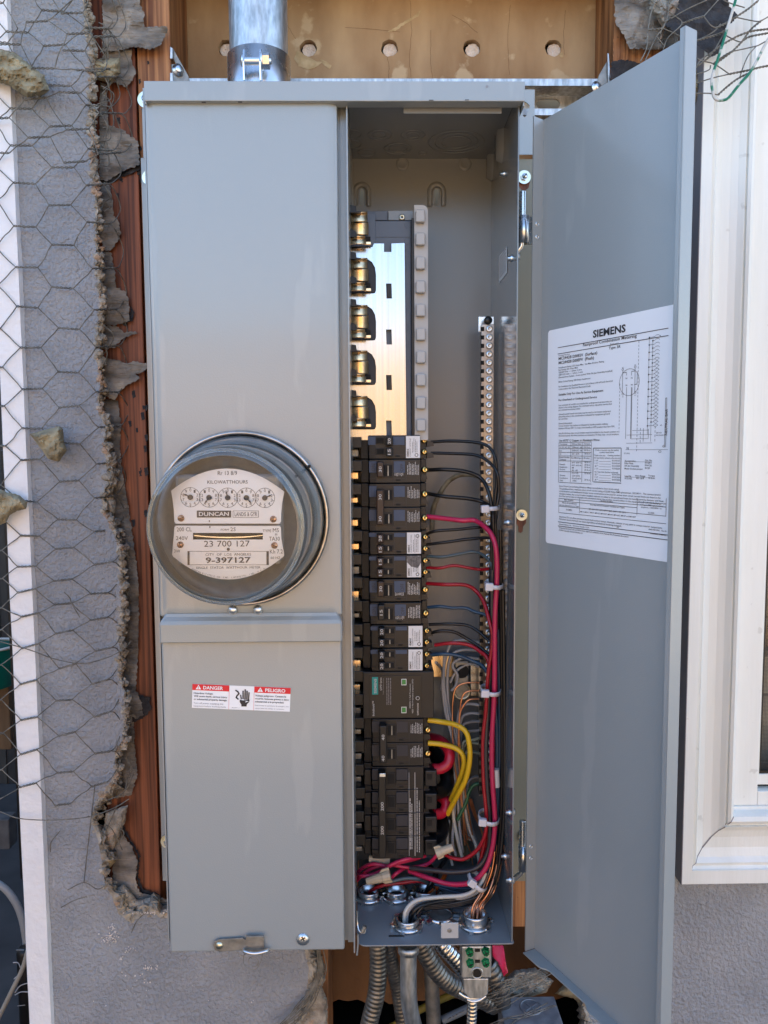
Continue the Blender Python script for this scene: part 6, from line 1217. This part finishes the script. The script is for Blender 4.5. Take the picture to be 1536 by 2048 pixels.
def layer(mb, ox, oy, Yb, ys, cols, xb, jit, rot=0, skip=0, seed=1, bend=True):
    rr = random.Random(seed); nodes = {}
    for c_ in cols:
        for k in range(len(ys) - 1):
            y = ys[k] if c_ % 2 == 0 else (ys[k] + ys[k + 1]) / 2
            x = xb(y) + c_ * (77 - 6 * max(0, min(1, (y - 500) / 900))) + ox; y += oy + rot * c_ * 30
            L = 44 - 12 * max(0, min(1, (y - 500) / 900)); jx, jy = rr.uniform(-jit, jit), rr.uniform(-jit, jit)
            Y = Yb + .004 * nz(x, y, .02, seed); dy = rr.uniform(-4, 4) - 6 * max(0, min(1, (y - 1000) / 300))
            def pt(X, Yp, dd=0):
                b_ = Y + dd
                if bend and X > 196 + (30 if y > 1080 else 0): b_ = Y + (X - 196 - (30 if y > 1080 else 0)) * .0007
                return P(X, Yp, b_)
            nodes[(c_, k)] = (pt(x + jx, y + jy), pt(x + L + jx, y + jy + dy))
    for (c_, k), (a, b) in nodes.items():
        if rr.random() < skip: continue
        strand(mb, a, b, WR, 2.5, 18)
        for kk in ((k, k - 1) if c_ % 2 == 0 else (k, k + 1)):
            q = nodes.get((c_ + 1, kk))
            if q: strand(mb, b, q[0], WR)
        if (c_ + 1, k) not in nodes and c_ == max(cols):     # hooks that curl back round the broken edge
            nb_ = nodes.get((c_, k + 1))
            if nb_: m = (b + nb_[1]) / 2 + Vector((.008, .016, 0)); mb.tube(cat([b, b + Vector((.004, .006, -.004)), m, nb_[1] + Vector((.004, .006, .004)), nb_[1]], 4), WR, 5, cap=False)
layer(mb, 0, 0, .124, ysA, (-1, 0, 1, 2), lambda y: 8 + min(y, 780) * .043 + 3 * sin(y * .01), 5)
layer(mb, 36, 30, .116, [-60, 20, 98, 175, 250, 330], (-1, 0, 1, 2), lambda y: 2 + y * .05, 8, .35, .1, 5, True)
layer(mb, -20, 12, .108, [-60, 15, 88, 160, 235], (0, 1, 2), lambda y: 2 + y * .05, 14, -.4, .25, 9, True)
for pts, Y in (([(0, 1283), (60, 1300), (110, 1318), (165, 1327), (215, 1315), (250, 1296), (262, 1282)], .120), ([(0, 1623), (40, 1637), (110, 1640), (180, 1633), (230, 1615), (258, 1598)], .118), ([(128, 1184), (140, 1196), (143, 1206), (160, 1235)], .122), ([(190, 1570), (175, 1700), (168, 1765)], .13), ([(135, 1780), (168, 1765), (195, 1778), (215, 1768)], .125), ([(122, 1815), (150, 1800), (174, 1793)], .125), ([(120, 1662), (102, 1685), (101, 1704)], .128),
               ([(285, 1830), (272, 1845), (263, 1865)], .13), ([(215, 1600), (240, 1590), (255, 1575), (268, 1545)], .135), ([(212, 1650), (225, 1660), (245, 1700)], .135), ([(200, 1690), (215, 1655), (235, 1610)], .133), ([(240, 1655), (248, 1668), (235, 1690)], .135)):
    mb.tube(cat(pw(pts, Y), 6), WR, 5)
rr = random.Random(11)
for k in range(26):      # loose loops hanging by the broken edge
    y = rr.uniform(0, 1560) if k > 9 else rr.uniform(0, 380); x = 205 + (35 if y > 1080 else 0) + (y > 1480) * 10
    mb.tube(cat(pw([(x + rr.uniform(-12, 6), y, .138), (x + rr.uniform(8, 24), y + rr.uniform(10, 26), .14), (x + rr.uniform(0, 22), y + rr.uniform(32, 60), .145), (x + rr.uniform(-16, 4), y + rr.uniform(50, 72), .14)]), 5), WR, 5)
o = part('chicken_wire', mb, wiren); tag(o, 'loose hexagonal chicken wire hanging over the left stucco edge', 'wire mesh')
mb = MB(); rr = random.Random(4)
for k in range(12):
    x = 640 + rr.uniform(-8, 8); mb.tube(cat(pw([(x, 1900, .14), (x + rr.uniform(-4, 8), 1940, .135), (x - 12 + rr.uniform(-6, 6), 1980, .13), (x - 38 + rr.uniform(-14, 14), 2020, .125), (x - 70 + rr.uniform(-20, 20), 2060, .12)]), 6), WR, 5)
tag(part('wire_strands', mb, wiren), 'bunched wire strands below the lower cover at the stucco edge', 'wire mesh')
mb = MB(); rr = random.Random(8)
for k in range(16): y = rr.uniform(1960, 2050); mb.tube(cat(pw([(960 + rr.uniform(-20, 30), y + 20, .09), (1010, y + rr.uniform(-10, 10), .085), (1050, y - 18 + rr.uniform(-8, 8), .09), (1090 + rr.uniform(0, 40), y - 40 + rr.uniform(-12, 12), .1)]), 6), WR * .9, 5)
tag(part('wire_strands', mb, wiren), 'tangle of thin wires above the dark junction box', 'wire mesh')
# right hand mesh in front of the casing
mb = MB(); C7 = lambda X, Y: (1150 + X / 3.98, Y / 3.98)
def rs(pts, tw=0, Y=.06):
    q = [C7(*p) for p in pts]; q = cat(pw(q, Y), 6)
    if not tw: mb.tube(q, WR, 5); return
    L = [0]
    for a, b in zip(q[:-1], q[1:]): L.append(L[-1] + (b - a).length)
    K = max(8, int(L[-1] / .0009)); fine = []
    for i in range(K + 1):
        t = L[-1] * i / K; j = max(k for k in range(len(L)) if L[k] <= t + 1e-12); j = min(j, len(q) - 2); f_ = (t - L[j]) / max(1e-9, L[j + 1] - L[j]); fine.append(q[j].lerp(q[j + 1], f_))
    d = (q[-1] - q[0]).normalized(); u = d.orthogonal().normalized(); v = d.cross(u)
    for ph in (0, pi): mb.tube([p + (u * cos(ph + L[-1] * i / K / .0042 * 2 * pi / 1.6) + v * sin(ph + L[-1] * i / K / .0042 * 2 * pi / 1.6)) * WR for i, p in enumerate(fine)], WR, 5)
for pts, tw in (([(940, 330), (1030, 305), (1150, 268), (1200, 240)], 1), ([(1120, 225), (1200, 185), (1290, 130), (1380, 70), (1460, 5)], 1), ([(850, 190), (940, 155), (1025, 130)], 1), ([(700, 60), (800, 130), (850, 190), (740, 300), (700, 400)], 0), ([(1025, 130), (1080, 200), (1130, 225)], 0), ([(1025, 130), (1140, 0)], 0),
    ([(1560, 120), (1490, 160), (1440, 170), (1290, 140)], 0), ([(1490, 160), (1400, 235), (1330, 330), (1250, 410), (1130, 500)], 1), ([(1290, 290), (1400, 250), (1550, 230)], 1), ([(1290, 290), (1200, 340), (1110, 400), (1050, 470), (930, 560)], 1), ([(1560, 260), (1400, 290), (1340, 320)], 1), ([(1550, 310), (1480, 350), (1430, 370), (1250, 410)], 0), ([(1250, 410), (1180, 450), (1100, 510)], 1),
    ([(930, 430), (1000, 480), (1110, 510), (1230, 590)], 0), ([(1230, 590), (1300, 575), (1380, 560), (1480, 535), (1560, 520)], 1), ([(1230, 590), (1100, 620), (940, 670)], 0), ([(935, 745), (1060, 742), (1140, 755)], 0), ([(1140, 755), (1200, 700), (1290, 630), (1390, 580)], 1), ([(1440, 370), (1380, 440), (1340, 530), (1310, 620)], 0), ([(930, 600), (1060, 560), (1080, 520)], 0), ([(1110, 400), (1000, 480), (960, 540), (940, 560)], 0),
    ([(580, 240), (640, 235), (700, 225)], 1), ([(580, 240), (600, 120), (640, 0)], 0), ([(580, 240), (570, 380), (520, 490)], 0), ([(700, 225), (650, 290), (600, 390), (560, 480)], 0), ([(700, 225), (740, 120), (745, 0)], 0), ([(610, 10), (680, 65)], 0), ([(770, 30), (830, 80)], 0), ([(700, 225), (800, 270), (900, 330)], 0), ([(1200, 240), (1150, 330), (1110, 400)], 0), ([(960, 330), (1100, 255), (1160, 190)], 0), ([(650, 290), (705, 360)], 0), ([(1050, 0), (940, 50), (860, 90), (760, 150)], 0), ([(1180, 0), (1250, 30), (1350, 60)], 0), ([(1160, 260), (1300, 330), (1350, 320)], 0)):
    rs(pts, tw)
tag(part('chicken_wire', mb, wiren), 'twisted chicken wire ends sticking out over the window casing at the top right', 'wire mesh')
mb = MB(); q = [C7(*p) for p in ((1545, 300), (1500, 380), (1460, 460), (1390, 580), (1310, 670), (1230, 770), (1190, 795), (1130, 795), (1100, 750), (1090, 620), (1150, 430), (1250, 100), (1290, -40))]
mb.tube(cat(pw(q, .055), 6), .0014, 8); mb2 = mat('green_enamel', (.0, .16, .085), (.55, .55, .52), .4, sc=(60, 60, 60), lo=.5, hi=.56); tag(part('green_wire_hanger', mb, mb2), 'green and white coated wire bent in a hook on the window casing', 'wire')
# stones caught in the wire
GS = 'mortar chunks hanging in the chicken wire'
chunk('mortar_chunk', 'large rounded mortar chunk at the top left edge in the wire', [(-30, 110), (0, 97), (30, 105), (60, 130), (88, 150), (99, 180), (80, 193), (55, 194), (15, 170), (-10, 162), (-30, 160)], .118, .016, stone, 'mortar chunk', GS, rag=2)
chunk('mortar_chunk', 'angular mortar chunk hanging before the grey stucco', [(59, 868), (95, 858), (118, 852), (126, 857), (128, 885), (134, 900), (118, 924), (96, 918), (80, 895)], .116, .014, stone, 'mortar chunk', GS, rag=.8)
chunk('mortar_chunk', 'lower mortar chunk crossing the white corner board', [(-25, 985), (0, 978), (14, 984), (38, 990), (55, 1004), (52, 1018), (34, 1022), (20, 1030), (12, 1045), (-5, 1052), (-30, 1048)], .114, .012, stone, 'mortar chunk', GS, rag=1.2)
# ================================================================== YARD BEYOND THE CORNER
dk = mat('shade_fence_wood', (.02, .02, .022), (.05, .045, .04), .8, sc=(20, 20, 3))  # deep shade beyond the corner put into the wood colour
df = thing('shade_backdrop_fence', 'dark backdrop fence with deep shade in its colour beyond the wall corner', 'fence', (-1.6, 2.6, 0)); rb = None
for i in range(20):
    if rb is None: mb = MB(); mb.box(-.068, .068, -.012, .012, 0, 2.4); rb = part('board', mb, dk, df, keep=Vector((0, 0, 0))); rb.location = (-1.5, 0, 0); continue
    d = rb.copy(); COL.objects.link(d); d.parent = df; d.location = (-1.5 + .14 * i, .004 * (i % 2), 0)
def bx(name, label, cat_, x0, y0, x1, y1, Y, d, m_, bev=.003): mb = MB(); mb.pbox(x0, y0, x1, y1, Y, Y + d); o = part(name, mb, m_, None, bevel=bev); tag(o, label, cat_); return o
bx('metal_post', 'slim black metal post beside the corner board', 'post', 20, 900, 62, 1760, 1.1, .05, blk2)
bx('weathered_plank', 'grey weathered plank low beyond the corner', 'plank', -60, 1640, 18, 1700, 1.3, .05, mat('plank', (.08, .085, .09), (.13, .135, .14), .7, sc=(30, 30, 30)))
bx('brown_crate', 'brown wooden crate behind the black post', 'crate', -60, 1360, 19, 1500, 1.25, .2, mat('crate_wood', (.10, .06, .03), (.16, .10, .05), .7, sc=(40, 40, 5)))
tub = thing('plastic_tub', 'green plastic tub with a white rim beyond the corner', 'tub', P(-8, 1340, 1.15)); c = P(-14, 1372, 1.2); mb = MB(); mb.lathe([(.045, 0), (.05, .01), (.062, .09), (.066, .105)], c, (0, 0, 1), 40, capA=True); part('body', mb, mat('green_plastic', (.0, .12, .09), None, .4), tub); mb = MB(); torus(mb, c + ZV * .106, (0, 0, 1), .066, .004, 40); part('rim', mb, w_wht, tub)
mb = MB(); mb.tube(cat(pw([(-40, 1755), (0, 1770), (25, 1795), (42, 1830), (52, 1880), (58, 1950)], .95), 6), .008, 12); tag(part('grey_hoop', mb, mat('hoop_grey', (.35, .37, .38), None, .4)), 'pale grey curved hoop low beyond the corner', 'hoop')
mb = MB(); mb.tube(cat(pw([(56, 1900), (44, 1940), (22, 1985), (0, 2030), (-20, 2070)], .8), 6), .0048, 12); tag(part('garden_hose', mb, mat('hose_cream', (.42, .40, .34), None, .5)), 'cream hose hanging down at the bottom left corner', 'hose')
cn = thing('black_bottle', 'black bottle with white ornament at the bottom left corner', 'bottle', P(52, 2000, .9)); c = P(58, 2110, .93); mb = MB(); hh = P(58, 1895, .93).z - c.z; mb.lathe([(.014, 0), (.0165, .004), (.0165, hh - .01), (.012, hh), (.00001, hh)], c, (0, 0, 1), 32); part('body', mb, blk2, cn)
mb = MB()
for pts in ([(26, 1925), (36, 1926), (41, 1938), (36, 1950), (28, 1958)], [(30, 1985), (40, 1972), (56, 1966)], [(30, 1990), (42, 1984), (58, 1984)]): mb.tube(cat(pw(pts, .905), 5), .0011, 6)
mb.tube(pw([(32, 1900), (48, 1900)], .905), .0005, 6); mb.tube(pw([(35, 2012), (50, 2010)], .905), .0005, 6); part('ornament', mb, inkw, cn, kind='stuff')
bpy.data.objects.remove(_fo)
